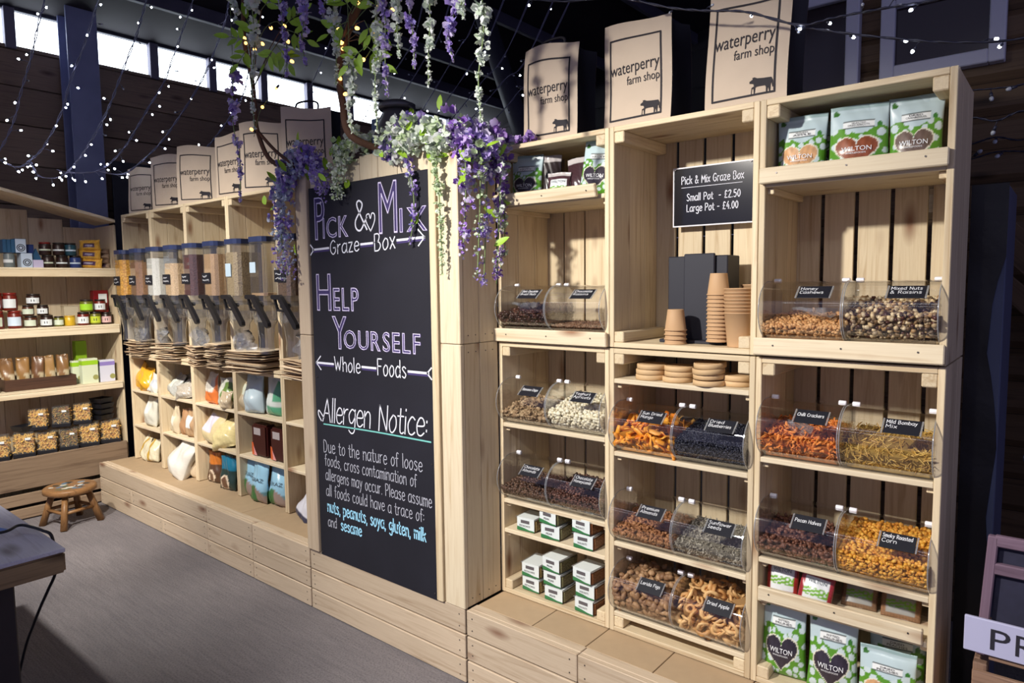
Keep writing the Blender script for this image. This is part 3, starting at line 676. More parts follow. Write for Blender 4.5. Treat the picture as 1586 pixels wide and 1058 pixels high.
LBL = pl('ice_blue_card', (190, 206, 226), rough=.5); TEALC = pl('teal_card', (40, 84, 120), rough=.5); NAVY = pl('navy_card', (30, 54, 116), rough=.5)
ring_box('pale blue tea box with ring emblem, upper of two', 1.395, .095, .062, .092, .10, LBL, TEALC)
ring_box('pale blue tea box with ring emblem standing on the top shelf', 1.425, 0, .062, .094, .09, LBL, LBL)
for i in range(3): ring_box('teal tea box, %s beside the upper ring emblem box' % ['third', 'second', 'first'][i], 1.330+i*.022, .095, .020, .085, .10, TEALC, TEALC, ring=False)
ring_box('navy blue carton behind the lilac packet', 1.47, .04, .045, .115, .05, NAVY, NAVY, ring=False, x=JX-.12)
lp = thing('tea_packet', 'lilac and white packet with pointed top on the top shelf', 'packet', (JX-.06, 1.515, z))
bx('carton', lp, JX-.12, JX-.06, 1.49, 1.548, z, z+.052, pl('lilac_card', (196, 188, 220), rough=.5), .002); ob('pointed_top', prism([(-.029, 0), (.029, 0), (0, .075)], .03), pl('teal_card', (40, 84, 120)), lp, (-.03, .004, .052), (0, 0, R(90)))
for i, (y, zz, la, lb, b, l) in enumerate(((1.585, 0, 'dark jar with green label on the top shelf bottom row', GLAB, DKJ, DKLID), (1.668, 0, 'dark jar with white label in the middle of the top shelf row', WLAB, DKJ, DKLID), (1.748, 0, 'dark jar with blue label at the end of the top shelf row', BLAB, pl('blue_jar', (40, 56, 110)), DKLID),
    (1.572, .086, 'red lidded dark jar in the upper row on the top shelf', GLAB, DKJ, REDLID), (1.652, .086, 'dark jar with grey label in the upper row on the top shelf', WLAB, DKJ, DKLID), (1.722, .086, 'dark jar with blue green label in the upper row on the top shelf', BLAB, pl('teal_jar', (36, 70, 84)), DKLID))):
    jar(la, y, z+zz, .036, .085, b, l, lb, .12, x=JX-.06-.036)
jar('red spice tin at the left end of the top shelf', 1.285, z, .030, .105, pl('red_tin', (170, 40, 46)), pl('tin_lid', (120, 120, 130), metal=.6), WLAB, .2, x=JX-.06-.03, name='spice_tin'); jar('grey glass spice jar left of the ring emblem box', 1.365, z, .030, .105, pl('grey_spice', (110, 120, 122)), pl('tin_lid', (120, 120, 130), metal=.6), WLAB, .2, x=JX-.06-.03, name='spice_jar')
# third shelf: trug of snack packets and tea cartons
z = JS[2]
tr = thing('snack_trug', 'low dark brown tray of snack packets on the third shelf', 'tray', (-5.38, 1.45, z))
TRUG = wood('dark_tray', srgb(84, 58, 44), srgb(48, 32, 26), srgb(30, 20, 16))
bx('front_board', tr, JX-.085, JX-.07, 1.29, 1.70, z, z+.075, TRUG, .002); bx('back_board', tr, -5.54, -5.525, 1.29, 1.70, z, z+.075, TRUG, .002)
bx('end_board', tr, -5.525, JX-.085, 1.29, 1.302, z, z+.075, TRUG, .002); bx('end_board', tr, -5.525, JX-.085, 1.688, 1.70, z, z+.075, TRUG, .002)
bx('base_board', tr, -5.525, JX-.085, 1.302, 1.688, z+.002, z+.01, TRUG, 0)

def pillow(w, h, d, colour, nx=14, nz=18, bottom=.5, crimp=.06, wob=.004, seed=0, flat=0.0):
    """a filled bag: bulged front and back grids welded at the rim; colour(u,v,front)->rgb gives the flat print"""
    rg = np.random.default_rng(seed); vs, fs, cs = [], [], []
    ph = rg.uniform(0, 6.3, 6)
    def th(u, v):
        e = max(0, math.sin(math.pi*u))**.55
        p = min(1, (v/.10)**.6 if v < .10 else 1)*bottom + (1-bottom)*min(1, (v/.3)**.5) if v < .3 else 1
        top = max(0, min(1, (1-v-crimp)/.55))**.7
        return d/2*(.04+.96*e*p*top)
    for side in (-1, 1):
        for j in range(nz+1):
            for i in range(nx+1):
                u, v = i/nx, j/nz
                t = th(u, v) if 0 < i < nx else d*.02
                wv = wob*(math.sin(9*u+ph[0]+5*v)+math.sin(13*v+ph[1]+4*u)+.6*math.sin(23*u+17*v+ph[2]))*min(1, 4*u*(1-u)*3)
                tp = 1+.03*math.sin(3*v+ph[3])-.05*v*(1-flat)*0
                x = (u-.5)*w*tp*(1-.05*math.sin(math.pi*v)*(1 if d > .03 else 0))
                vs.append((x, side*(t+wv*.5)+wob*math.sin(4*v+ph[4])*1.2*v, v*h+wob*.6*math.sin(7*u+ph[5])*v)); cs.append(colour(u if side < 0 else 1-u, v, side < 0))
    N = (nx+1)*(nz+1)
    for s_ in (0, 1):
        for j in range(nz):
            for i in range(nx):
                a = s_*N+j*(nx+1)+i; f = (a, a+1, a+nx+2, a+nx+1); fs.append(f if s_ == 0 else f[::-1])
    rim = [i for i in range(nx+1)] + [j*(nx+1)+nx for j in range(1, nz+1)] + [nz*(nx+1)+i for i in range(nx-1, -1, -1)] + [j*(nx+1) for j in range(nz-1, 0, -1)]
    for k in range(len(rim)): a, b = rim[k], rim[(k+1) % len(rim)]; fs.append((b, a, a+N, b+N))
    me = mesh(vs, fs, True); at_ = me.color_attributes.new('print', 'FLOAT_COLOR', 'POINT')
    at_.data.foreach_set('color', np.array([(*c, 1) for c in cs], float).ravel())
    return me, (lambda x, z_: (x, -th(min(max(x/w+.5, .02), .98), min(max(z_/h, .01), .99))-.003, z_))
FILM = printed('glossy_film_print', .28, .6); MATT = printed('matt_paper_print', .7, .3)
def solid(c, lo=0, var=.0): return lambda u, v, f: c

def noisy_fill(name, c1, c2, scale=60, rough=.6):
    if name in MATS: return MATS[name]
    t = NT(name); tc = t.new('ShaderNodeTexCoord'); vo = t.new('ShaderNodeTexVoronoi'); vo.inputs['Scale'].default_value = scale; t.link(tc.outputs['Object'], vo.inputs['Vector'])
    c = t.mix(vo.outputs['Color'], c1, c2) if False else t.ramp(t.math('FRACT', t.math('MULTIPLY', vo.outputs['Distance'], 1.3)), [(.0, c2), (.6, c1), (1, tuple(v*.6 for v in c1))])
    t.link(c, t.b.inputs['Base Color']); t.b.inputs['Roughness'].default_value = rough; t.bump(vo.outputs['Distance'], .5, .004); MATS[name] = t.m; return t.m

# snack packets in the trug
SNK = [srgb(132, 96, 56), srgb(150, 112, 64), srgb(110, 76, 48), srgb(164, 128, 80)]
for i in range(5):
    c1 = SNK[i % 4]
    me, _ = pillow(.072, .20, .03, lambda u, v, f, c1=c1: (.55, .46, .30) if .12 < v < .42 and ((u*7+v*11) % 1) > .5 else tuple(q*(.55+.5*v) if False else q for q in c1), 8, 12, seed=i)
    p = ob('snack_packet', me, FILM, None, (-5.40+.008*(i % 2), 1.335+i*.078, z+.012), (R(-3), R(4*(i % 3-1)), R(68)))
    tag(p, 'brown snack packet, %s from the left in the dark tray' % ['first', 'second', 'third', 'fourth', 'fifth'][i], 'packet', 'snack packets in the dark tray')
def carton(label, y, w, h, d, x, top, body, name='tea_carton', zz=None, lid=.25):
    z_ = z if zz is None else zz
    t = thing(name, label, 'box', (x, y, z_))
    bx('carton', t, x-d, x, y, y+w, z_, z_+h, body, .0015)
    bx('colour_band', t, x-d-.0006, x+.0006, y-.0006, y+w+.0006, z_+h*(1-lid), z_+h*(1-lid*.3), top, 0)
    ob('round_print', lathe([(.018, 0), (.018, .0008)], 16), pl('khaki_print', (150, 150, 90), rough=.6), t, (.0002, w*.82, h*.24), (0, R(90), 0))
    return t
LIME = pl('lime_green_card', (150, 196, 40), rough=.5); CREAMC = pl('white_green_card', (206, 214, 186), rough=.55); VIOL = pl('violet_card', (140, 124, 190), rough=.5); LILW = pl('white_lilac_card', (204, 206, 222), rough=.55)
carton('white tea carton with lime green band at the front of the third shelf', 1.735, .10, .175, .06, JX-.06, LIME, CREAMC)
carton('white tea carton with violet band at the right end of the third shelf', 1.852, .095, .155, .06, JX-.07, VIOL, LILW)
carton('green carton half hidden behind the lime banded carton', 1.70, .06, .160, .05, JX-.14, LIME, CREAMC)
carton('tall green carton at the back of the third shelf', 1.76, .07, .29, .06, JX-.24, LIME, LIME)
dk = thing('tea_tin', 'dark tin with white label at the left end of the third shelf', 'tin', (JX-.08, 1.235, z))
bx('tin', dk, JX-.15, JX-.08, 1.20, 1.262, z, z+.075, INK, .004, seg=2); bx('label', dk, JX-.081, JX-.0795, 1.20, 1.262, z+.004, z+.028, WLAB, 0)

# bottom shelf: pasta tubs, clear lids over black trays
PASTAM = island('pasta_pieces', [srgb(226, 178, 76), srgb(238, 198, 104), srgb(206, 152, 56), srgb(244, 214, 130), srgb(214, 140, 64)], .5)
PASTAB = island('mixed_pasta_pieces', [srgb(150, 92, 60), srgb(190, 150, 70), srgb(120, 80, 50), srgb(110, 110, 60), srgb(200, 160, 90)], .5)
def pieces_mesh(centres, kind, size, rg, jitter=.25, stretch=(1, 1, 1)):
    """one mesh of many loose little pieces"""
    if kind == 'nut':
        t = (1+5**.5)/2; V = np.array([(-1, t, 0), (1, t, 0), (-1, -t, 0), (1, -t, 0), (0, -1, t), (0, 1, t), (0, -1, -t), (0, 1, -t), (t, 0, -1), (t, 0, 1), (-t, 0, -1), (-t, 0, 1)], float)/1.902
        F = [(0, 11, 5), (0, 5, 1), (0, 1, 7), (0, 7, 10), (0, 10, 11), (1, 5, 9), (5, 11, 4), (11, 10, 2), (10, 7, 6), (7, 1, 8), (3, 9, 4), (3, 4, 2), (3, 2, 6), (3, 6, 8), (3, 8, 9), (4, 9, 5), (2, 4, 11), (6, 2, 10), (8, 6, 7), (9, 8, 1)]
    elif kind == 'stick':
        V = np.array([(x, y, zz) for x in (-1, 0, 1) for y, zz in ((-.18, -.15), (.18, -.15), (.18, .15), (-.18, .15))], float); V[4:8, 2] += .22
        F = [(0, 1, 5, 4), (1, 2, 6, 5), (2, 3, 7, 6), (3, 0, 4, 7), (4, 5, 9, 8), (5, 6, 10, 9), (6, 7, 11, 10), (7, 4, 8, 11), (3, 2, 1, 0), (8, 9, 10, 11)]
    elif kind == 'slab':
        V = []
        for i in range(4):
            x = -1+2*i/3; b = .45*math.sin(x*1.8); w = .48*(1-.35*x*x)
            V += [(x, -w, b-.1), (x, w, b+.12), (x, w, b+.28), (x, -w, b+.06)]
        V = np.array(V, float); F = [(0, 3, 2, 1), (12, 13, 14, 15)]
        for i in range(3):
            for k in range(4): a, b_ = i*4+k, i*4+(k+1) % 4; F.append((a, b_, b_+4, a+4))
    elif kind == 'ring':
        V, F = [], []; n, mm = 10, 4
        for i in range(n):
            a = 2*math.pi*i/n
            for k in range(mm):
                b_ = 2*math.pi*k/mm; rr = .68+.34*math.cos(b_); V.append((rr*math.cos(a), rr*math.sin(a), .2*math.sin(b_)+.18*math.sin(2*a)))
        for i in range(n):
            for k in range(mm): F.append((i*mm+k, ((i+1) % n)*mm+k, ((i+1) % n)*mm+(k+1) % mm, i*mm+(k+1) % mm))
        V = np.array(V, float)
    elif kind == 'seed':
        V = np.array([(1, 0, 0), (-1, 0, 0), (0, .5, 0), (0, -.5, 0), (0, 0, .3), (0, 0, -.3)], float); F = [(0, 2, 4), (2, 1, 4), (1, 3, 4), (3, 0, 4), (2, 0, 5), (1, 2, 5), (3, 1, 5), (0, 3, 5)]
    V = V*np.array(stretch); n = len(V); out, fs = [], []
    for c in centres:
        q = rg.normal(size=4); q /= np.linalg.norm(q); a, b_, c_, d_ = q
        M = np.array([[1-2*(c_*c_+d_*d_), 2*(b_*c_-a*d_), 2*(b_*d_+a*c_)], [2*(b_*c_+a*d_), 1-2*(b_*b_+d_*d_), 2*(c_*d_-a*b_)], [2*(b_*d_-a*c_), 2*(c_*d_+a*b_), 1-2*(b_*b_+c_*c_)]])
        s_ = size*rg.uniform(1-jitter, 1+jitter); k = len(out)
        out += list((V*s_*rg.uniform(.85, 1.15, 3))@M.T + np.array(c)); fs += [tuple(k+i for i in f) for f in F]
    return mesh(out, fs, kind in ('nut', 'ring', 'slab'))
TUBW, TUBH = .098, .13
CLAM = {}
for nm_, mm, sd in (('plain', PASTAM, 1), ('mixed', PASTAB, 2)):
    rg = np.random.default_rng(sd); P = []
    for k in range(150): P.append((rg.uniform(-.036, .036), rg.choice([-1, -1, 1])*rg.uniform(.026, .034), rg.uniform(.028, .108)))
    for k in range(60): P.append((rg.choice([-1, 1])*rg.uniform(.032, .040), rg.uniform(-.034, .034), rg.uniform(.028, .108)))
    for k in range(70): P.append((rg.uniform(-.036, .036), rg.uniform(-.034, .034), rg.uniform(.104, .112)))
    CLAM[nm_] = (pieces_mesh(P, 'stick', .013, rg), mm)
def tub_shell(w, d, h, ins=.06, n=1):
    bw, bd = w*(1-ins), d*(1-ins)
    return mesh([(-w/2, -d/2, 0), (w/2, -d/2, 0), (w/2, d/2, 0), (-w/2, d/2, 0), (-bw/2, -bd/2, h), (bw/2, -bd/2, h), (bw/2, bd/2, h), (-bw/2, bd/2, h)], [(0, 1, 5, 4), (1, 2, 6, 5), (2, 3, 7, 6), (3, 0, 4, 7), (4, 5, 6, 7)])
SHELL = tub_shell(TUBW-.006, TUBW-.01, TUBH-.022)
def pasta_tub(label, y, zz, kind, x=JX-.085, s=1.0, rz=68):
    t = thing('pasta_tub', label, 'tub', (x, y, JS[3]+zz), R(rz), 'pasta tubs on the bottom shelf')
    t.scale = (s, s, s)
    ob('tray', lathe([(TUBW*.62, 0), (TUBW*.70, .006), (TUBW*.70, .022), (TUBW*.66, .024)], 4, True, False), BLACK, t, (0, 0, 0), (0, 0, R(45)))
    ob('clear_cover', SHELL, POLY, t, (0, 0, .022))
    c = ob('pasta', CLAM[kind][0], CLAM[kind][1], t); c['kind'] = 'stuff'
    ob('pasta_core', box_mesh(.062, .054, .08, .004), CLAM[kind][1], t, (0, 0, .066))
    ob('price_sticker', box_mesh(.024, .0006, .012, 0), WLAB, t, (.018, -.0445, .10), (R(-2), 0, 0))
    return t
for y, zz, k, la in ((1.235, 0, 'plain', 'pasta tub at the left end of the bottom row'), (1.375, 0, 'plain', 'large pasta tub second from the left in the bottom row'), (1.505, 0, 'plain', 'pasta tub third from the left under another tub'),
    (1.640, 0, 'mixed', 'brown mixed pasta tub in the bottom row'), (1.765, 0, 'plain', 'pasta tub between the brown mix and the end tub'), (1.900, 0, 'plain', 'large pasta tub at the right end of the bottom row')):
    pasta_tub(la, y, zz, k, s=1.26 if 'large' in la or 'end' in la else 1.14, rz=68+random.uniform(-4, 4))
for y, k, la in ((1.47, 'plain', 'pasta tub stacked second layer, left one'), (1.605, 'mixed', 'brown mixed pasta tub stacked in the second layer'), (1.735, 'plain', 'pasta tub stacked second layer, right one')):
    pasta_tub(la, y, .162, k, x=JX-.10, s=1.12, rz=68+random.uniform(-4, 4))
for i, (y, zz) in enumerate(((1.385, .170), (1.86, .172), (1.86, .212), (1.865, .252), (1.86, .292))):
    t = thing('empty_tray', ['empty black tray lying on the large pasta tub', 'lowest empty black tray stacked on the end tub', 'second empty black tray on the end tub', 'third empty black tray on the end tub', 'topmost empty black tray on the end tub'][i], 'tray', (JX-.11, y, JS[3]+zz), R(20), 'empty black trays')
    ob('tray', lathe([(.062, 0), (.075, .030), (.078, .034), (.072, .034), (.06, .006)], 4, True, False), BLACK, t, (0, 0, 0), (0, 0, R(45)))

# ================================================================== stool
st = thing('stool', 'small round wooden stool with painted mosaic top on the floor', 'stool', (-4.93, 1.50, 0), R(12))
ob('seat', lathe([(.135, .205), (.150, .215), (.150, .238), (.142, .245)], 32), STOOLW['X'], st)
for a, b in ((.118, .125), (-.1, -.09)):
    pass
for k in range(4):
    a = R(45+90*k); c, s_ = math.cos(a), math.sin(a)
    ob('leg', tube([(.165*c, .165*s_, 0), (.098*c, .098*s_, .212)], [.024, .021], 4), STOOLW['Z'], st)
for k in range(4):
    a, b = R(45+90*k), R(135+90*k); r_ = .135
    ob('stretcher', tube([(r_*math.cos(a), r_*math.sin(a), .10), (r_*math.cos(b), r_*math.sin(b), .10)], .011, 6), STOOLW['X'], st)
rg = np.random.default_rng(3)
MOS = [pl('mosaic_white', (206, 206, 196)), pl('mosaic_blue', (88, 116, 140)), pl('mosaic_green', (84, 96, 70)), pl('mosaic_dark', (44, 44, 42))]
for k in range(26):
    a, r_ = rg.uniform(0, 6.28), .105*math.sqrt(rg.uniform(0, 1)); w_ = rg.uniform(.014, .030)
    ob('painted_patch', mesh([(w_*math.cos(q), w_*.7*math.sin(q), 0) for q in (0.2, 1.3, 2.6, 3.9, 5.2)], [(0, 1, 2, 3, 4)]), MOS[k % 4], st, (r_*math.cos(a), r_*math.sin(a), .2452+.0002*k*.2), (0, 0, rg.uniform(0, 6)))

# ================================================================== table at the left edge
TABW = wood('blue_grey_table', srgb(204, 206, 224), srgb(156, 156, 176), srgb(110, 104, 110), rough=.4, var=.06); EDGE = wood('table_edge', srgb(150, 128, 98), srgb(96, 78, 56), srgb(60, 44, 32))
tb = thing('table', 'grey wooden table with thick top at the left edge', 'table', (-3.0, 0, 0))
bx('apron_board', tb, -2.262, -2.226, -.9, .655, .682, .742, EDGE, .006, seg=2)
bx('apron_board', tb, -3.7, -2.263, .62, .655, .682, .742, EDGE, .006, seg=2)
for i in range(5): bx('top_board', tb, -3.7, -2.224, .655-(i+1)*.21+.002, .655-i*.21, .743, .755, TABW, .002)
LEGM = plain('dark_leg', srgb(44, 38, 44), .6, namt=.3, nscale=10)
for x, y in ((-2.42, .50), (-3.55, .50), (-2.42, -.75), (-3.55, -.75)): bx('leg', tb, x-.06, x+.06, y-.06, y+.06, 0, .682, LEGM, .004)
pa = bx('paper_sheet', None, -2.72, -2.50, .42, .57, .7555, .7568, pl('blue_paper', (96, 136, 214), rough=.6), 0, rot=(0, 0, R(18))); tag(pa, 'blue paper sheet lying on the grey table', 'paper')
pb = bx('white_leaflet', None, -2.98, -2.86, .58, .64, .7555, .7575, pl('white_paper', (196, 200, 226), rough=.6), 0, rot=(0, 0, R(-6))); tag(pb, 'white leaflet near the back edge of the grey table', 'paper')
cd = ob('power_cable', tube(smooth_line([(-2.62, .45, .761), (-2.46, .556, .775), (-2.49, .613, .775), (-2.45, .636, .772), (-2.40, .650, .768), (-2.372, .664, .755), (-2.366, .668, .70), (-2.37, .668, .64), (-2.45, .667, .56), (-2.532, .665, .48), (-2.60, .66, .40), (-2.67, .65, .30), (-2.72, .62, .12), (-2.74, .60, .006), (-2.9, .5, .006)], 8), .0045, 6), BLACK); tag(cd, 'black power cable looping over the table edge to the floor', 'cable')

# ================================================================== things right of the shelves
pc = thing('wrapped_column', 'tall box column wrapped in black plastic right of the shelves', 'column', (-.16, 2.5, 0))
bx('board', pc, -.235, -.150, 2.32, 2.62, 0, 1.755, plain('blue_grey_board', srgb(70, 78, 108), .6, namt=.2, nscale=6), .003)
rg = np.random.default_rng(5); vs, fs = [], []; NZ = 26
for j in range(NZ+1):
    z_ = .02+1.74*j/NZ; e = -.176+.020*math.sin(3.1*j/NZ+.6)+.010*math.sin(j*.9)+rg.uniform(-.004, .004)
    if j > NZ-4: e = -.150
    for q, x in enumerate((-.236, -.21, -.19, e)): vs.append((x+.16, 2.316-2.5+.002*math.sin(j*1.7+q), z_))
for j in range(NZ):
    for q in range(3): a = j*4+q; fs.append((a, a+1, a+5, a+4))
ob('plastic_wrap', mesh(vs, fs, True), plain('black_polythene', srgb(22, 21, 26), .35, bump=.4, nscale=25), pc)
cs = thing('crate_stack', 'slatted wooden display crate at the bottom right corner', 'crate', (.05, 1.95, 0))
SL = wood('slat_wood', srgb(150, 120, 100), srgb(96, 72, 60), srgb(60, 40, 34))
for za in (.06, .16, .26, .36, .46): bx('front_slat', cs, -.155, .75, 1.945, 1.96, za, za+.085, SL, .003)
for zz in (.03, .12, .80, .885): pass
bx('post', cs, -.155, -.125, 1.96, 1.985, .02, .56, SL, .003)
bx('side_panel', cs, -.155, -.14, 1.985, 2.26, .05, .56, SL, .003)
rk = thing('leaning_rack', 'lilac grey wooden rack leaning behind the price board', 'rack', (.05, 2.1, .56))
RKM = wood('rack_wood', srgb(126, 104, 122), srgb(84, 64, 78), srgb(60, 44, 50))
bx('post', rk, -.147, -.125, 2.0, 2.02, .562, .87, RKM, .003, rot=(0, R(3), 0))
for za in (.775, .845): bx('rail', rk, -.125, .7, 2.0, 2.018, za, za+.028, RKM, .003)
bx('panel', rk, -.125, .7, 2.02, 2.03, .563, .84, plain('navy_panel', srgb(40, 40, 60), .7, namt=.3, nscale=60), 0)
ar = thing('price_board', 'white board lettered PR in black capitals at the bottom right corner', 'sign', (.1, 1.9, .562))
pbm = bx('board', ar, -.17, .62, 1.895, 1.905, .615, .70, pl('lilac_white_board', (178, 178, 208), rough=.5), .002)
for c, x in (('P', -.118), ('R', -.070), ('I', -.02), ('C', .005), ('E', .055), ('S', .10)): ob('capital_letter', font_mesh(c, x, .632, .038 if c != 'I' else .012, .050), INK, ar, (-.1, 1.894-1.9, -.562))
bx('foot', ar, -.12, .55, 1.905, 1.95, .600, .615, SL, .002)
lm = thing('leaning_timbers', None, None); bpy.data.objects.remove(lm)
for i, (x0, z0, x1, z1) in enumerate(((-.20, 1.62, .32, 1.08), (-.14, 1.50, .38, .96), (-.20, 1.42, .26, .96))):
    a = math.atan2(z1-z0, x1-x0); L_ = math.hypot(x1-x0, z1-z0)
    o = ob('leaning_plank', matmesh(box_mesh(L_*1.6, .03, .075, .003), LOGW['X']), None, None, ((x0+x1)/2+.05, 3.25-.03*i, (z0+z1)/2), (0, -a, 0))
    tag(o, '%s brown plank leaning against the log wall at the right edge' % ['uppermost', 'middle', 'lowest'][i], 'plank', 'planks leaning on the log wall')
for i, z_ in enumerate((.98, .84)):
    o = ob('metal_rail', tube([(-.12, 3.1, z_), (1.2, 3.1, z_+.0)], .012, 8), plain('blue_steel_rail', srgb(120, 130, 180), .35, .5)); tag(o, '%s blue steel rail in front of the log wall' % ('upper' if i == 0 else 'lower'), 'rail', 'steel rails')
# ================================================================== clear scoop bins
BH, BD, BR = .168, .205, .084
def arc(a0, a1, n): return [(BR+BR*math.cos(R(a0+(a1-a0)*i/n)), BR+BR*math.sin(R(a0+(a1-a0)*i/n))) for i in range(n+1)]
PROF_LOW = [(BD, .0), (.05, .0)] + [p for p in arc(248, 186, 8)]
PROF_LID = arc(185, 88, 14) + [(.140, BH-.002), (.175, BH-.018)]
PROF_ALL = [(BD, 0), (.05, 0)] + arc(245, 90, 22) + [(.150, BH-.004), (BD, BH-.035)]
def sheet(prof, w, off=0):
    vs, fs = [], []
    for y, z_ in prof: vs += [(-w/2, y, z_), (w/2, y, z_)]
    for i in range(len(prof)-1): fs.append((2*i, 2*i+1, 2*i+3, 2*i+2))
    me = mesh(vs, fs, True); return me
def plate(w=.003):
    n = len(PROF_ALL); vs = [(0, y, z_) for y, z_ in PROF_ALL] + [(w, y, z_) for y, z_ in PROF_ALL]
    fs = [tuple(range(n)), tuple(range(2*n-1, n-1, -1))] + [((i+1) % n, i, i+n, (i+1) % n+n) for i in range(n)]
    return mesh(vs, fs)
BINS = {}
def bin_meshes(w):
    k = round(w, 3)
    if k not in BINS:
        BINS[k] = dict(low=sheet(PROF_LOW + [], w-.006), back=sheet([(BD, 0), (BD, BH-.035), (.172, BH-.019)], w-.006), lid=sheet(PROF_LID, w-.002), plate=plate(), rim=tube([(0, y, z_) for y, z_ in PROF_ALL[2:26]], .0016, 5))
    return BINS[k]
RIM = clear('acrylic_edge', (.72, .76, .80), .08, 2.0, .22)
HINGE = plain('white_hinge', srgb(232, 232, 240), .3)
SLATE = plain('slate_tag', srgb(24, 26, 36), .5)
def wbin(words, x0, x1, z0, yf=1.947):
    w = x1-x0; M = bin_meshes(w); lab = ' '.join(words).lower()
    t = thing('scoop_bin', 'clear acrylic scoop bin tagged %s' % lab.replace('&', 'and'), 'bin', ((x0+x1)/2, yf, z0+.001), 0, 'clear acrylic scoop bins')
    ob('body', M['low'], ACRYL, t); ob('back_panel', M['back'], ACRYL, t); ob('lid', M['lid'], ACRYL, t)
    for s in (-1, 1):
        e = ob('end_plate', M['plate'], ACRYL, t, (s*(w/2-.0025)-.0015, 0, 0)); ob('rim', M['rim'], RIM, e, (.0015, 0, 0))
    for s in (-1, 1): ob('hinge_cap', lathe([(.0055, -.010), (.0065, -.008), (.0065, .008), (.0055, .010)], 10), HINGE, t, (s*(w/2-.018), .118, BH+.001), (0, R(90), 0))
    # slate tag clipped to the lid, leaning with its curve
    a = R(142); cy, cz = BR+(BR+.003)*math.cos(a), BR+(BR+.003)*math.sin(a); tilt = -(math.pi/2-(math.pi-a))
    tg = ob('name_tag', box_mesh(.082, .0015, .050, .0004), SLATE, t, (w*.17, cy, cz), (tilt, 0, 0))
    n = len(words)
    for i, wd in enumerate(words):
        k = min(.070, .0088*len(wd)); zc = .008-.0155*i if n > 1 else .0
        l = ob('lettering', ribbon(fit(wd, -.037, -.037+k, zc, .0115), .0012), WHITE, tg, (0, -.0014, 0)); l['kind'] = 'stuff'
    for s in (-1, 1): ob('tag_clip', box_mesh(.004, .004, .05, .001), RIM, tg, (s*.044, 0, 0))
    return t
def heap(label, x0, x1, z0, fill, kind, size, cols, stretch=(1, 1, 1), slope=.5, yf=1.947, dens=1.0, rough=.5, core=None, seed=0, name='nuts', cat='food'):
    size *= .70 if kind in ('nut', 'slab', 'stick') else .85; fill *= .92
    """loose food lying in a bin: a solid core with real pieces over every face one can see"""
    rg = np.random.default_rng(seed+11); w = x1-x0-.010; x_c = (x0+x1)/2
    top = lambda y: BH*fill*(1-slope*.5+slope*y/BD)
    ins = .004+size*.45
    def inside(y, z_): return y < BD-.006 and z_ > .004 and (y > BR or math.hypot(y-BR, z_-BR) < BR-ins or (z_ < BR*.5 and y > .05 and math.hypot(y-BR, z_-BR) < BR-ins*.5))
    P = []; step = size*.78/dens**.5
    ny = max(2, int(w/step))
    # front curve
    a = 250
    while a > 100:
        y, z_ = BR+(BR-ins)*math.cos(R(a)), BR+(BR-ins)*math.sin(R(a))
        if z_ < top(y): P += [(rg.uniform(-.5, .5)*(w-size), y+rg.uniform(0, .3)*size, max(z_, ins)) for _ in range(ny)]
        a -= math.degrees(step/BR)
    # top face
    y = .012
    while y < BD-.012:
        if inside(y, top(y)-size*.3): P += [(rg.uniform(-.5, .5)*(w-size), y, top(y)+rg.uniform(-.5, .35)*size) for _ in range(ny)]
        y += step
    # both ends
    zz = ins
    while zz < BH:
        y = .015
        while y < BD-.012:
            if inside(y, zz) and zz < top(y):
                P.append((w/2-size*.45, y+rg.uniform(-.3, .3)*step, zz+rg.uniform(-.3, .3)*step)); P.append((-w/2+size*.45, y+rg.uniform(-.3, .3)*step, zz))
            y += step
        zz += step
    t = thing(name, label, cat, (x_c, yf, z0+.002), 0, 'loose food in the scoop bins', 'stuff')
    m = island(name+'_'+str(seed), cols, rough)
    q = ob('pieces', pieces_mesh(P, kind, size*.62, rg, .25, stretch), m, t); q['kind'] = 'stuff'
    poly = [(BD-.012, .004), (.055, .004)] + [(BR+(BR-ins*1.5-size*.2)*math.cos(R(a)), BR+(BR-ins*1.5-size*.2)*math.sin(R(a))) for a in range(240, 100, -8)]
    poly = [p for p in poly if p[1] < top(p[0])-size*.3] ; yl = poly[-1][0]
    poly += [(yl+(BD-.012-yl)*k/4, top(yl+(BD-.012-yl)*k/4)-size*.35) for k in range(1, 5)]
    vs = [(-w/2+size*.6, y, z_) for y, z_ in poly] + [(w/2-size*.6, y, z_) for y, z_ in poly]; n = len(poly)
    fs = [tuple(range(n)), tuple(range(2*n-1, n-1, -1))] + [((i+1) % n, i, i+n, (i+1) % n+n) for i in range(n)]
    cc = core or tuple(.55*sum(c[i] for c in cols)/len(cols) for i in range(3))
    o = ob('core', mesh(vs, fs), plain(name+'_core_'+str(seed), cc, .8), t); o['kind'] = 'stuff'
    return t
c1a, c1b, c1c = -1.690, -1.4565, -1.225
c2a, c2b, c2c = -1.194, -.9615, -.730
c3a, c3b, c3c = -.698, -.4755, -.254
S_ = srgb
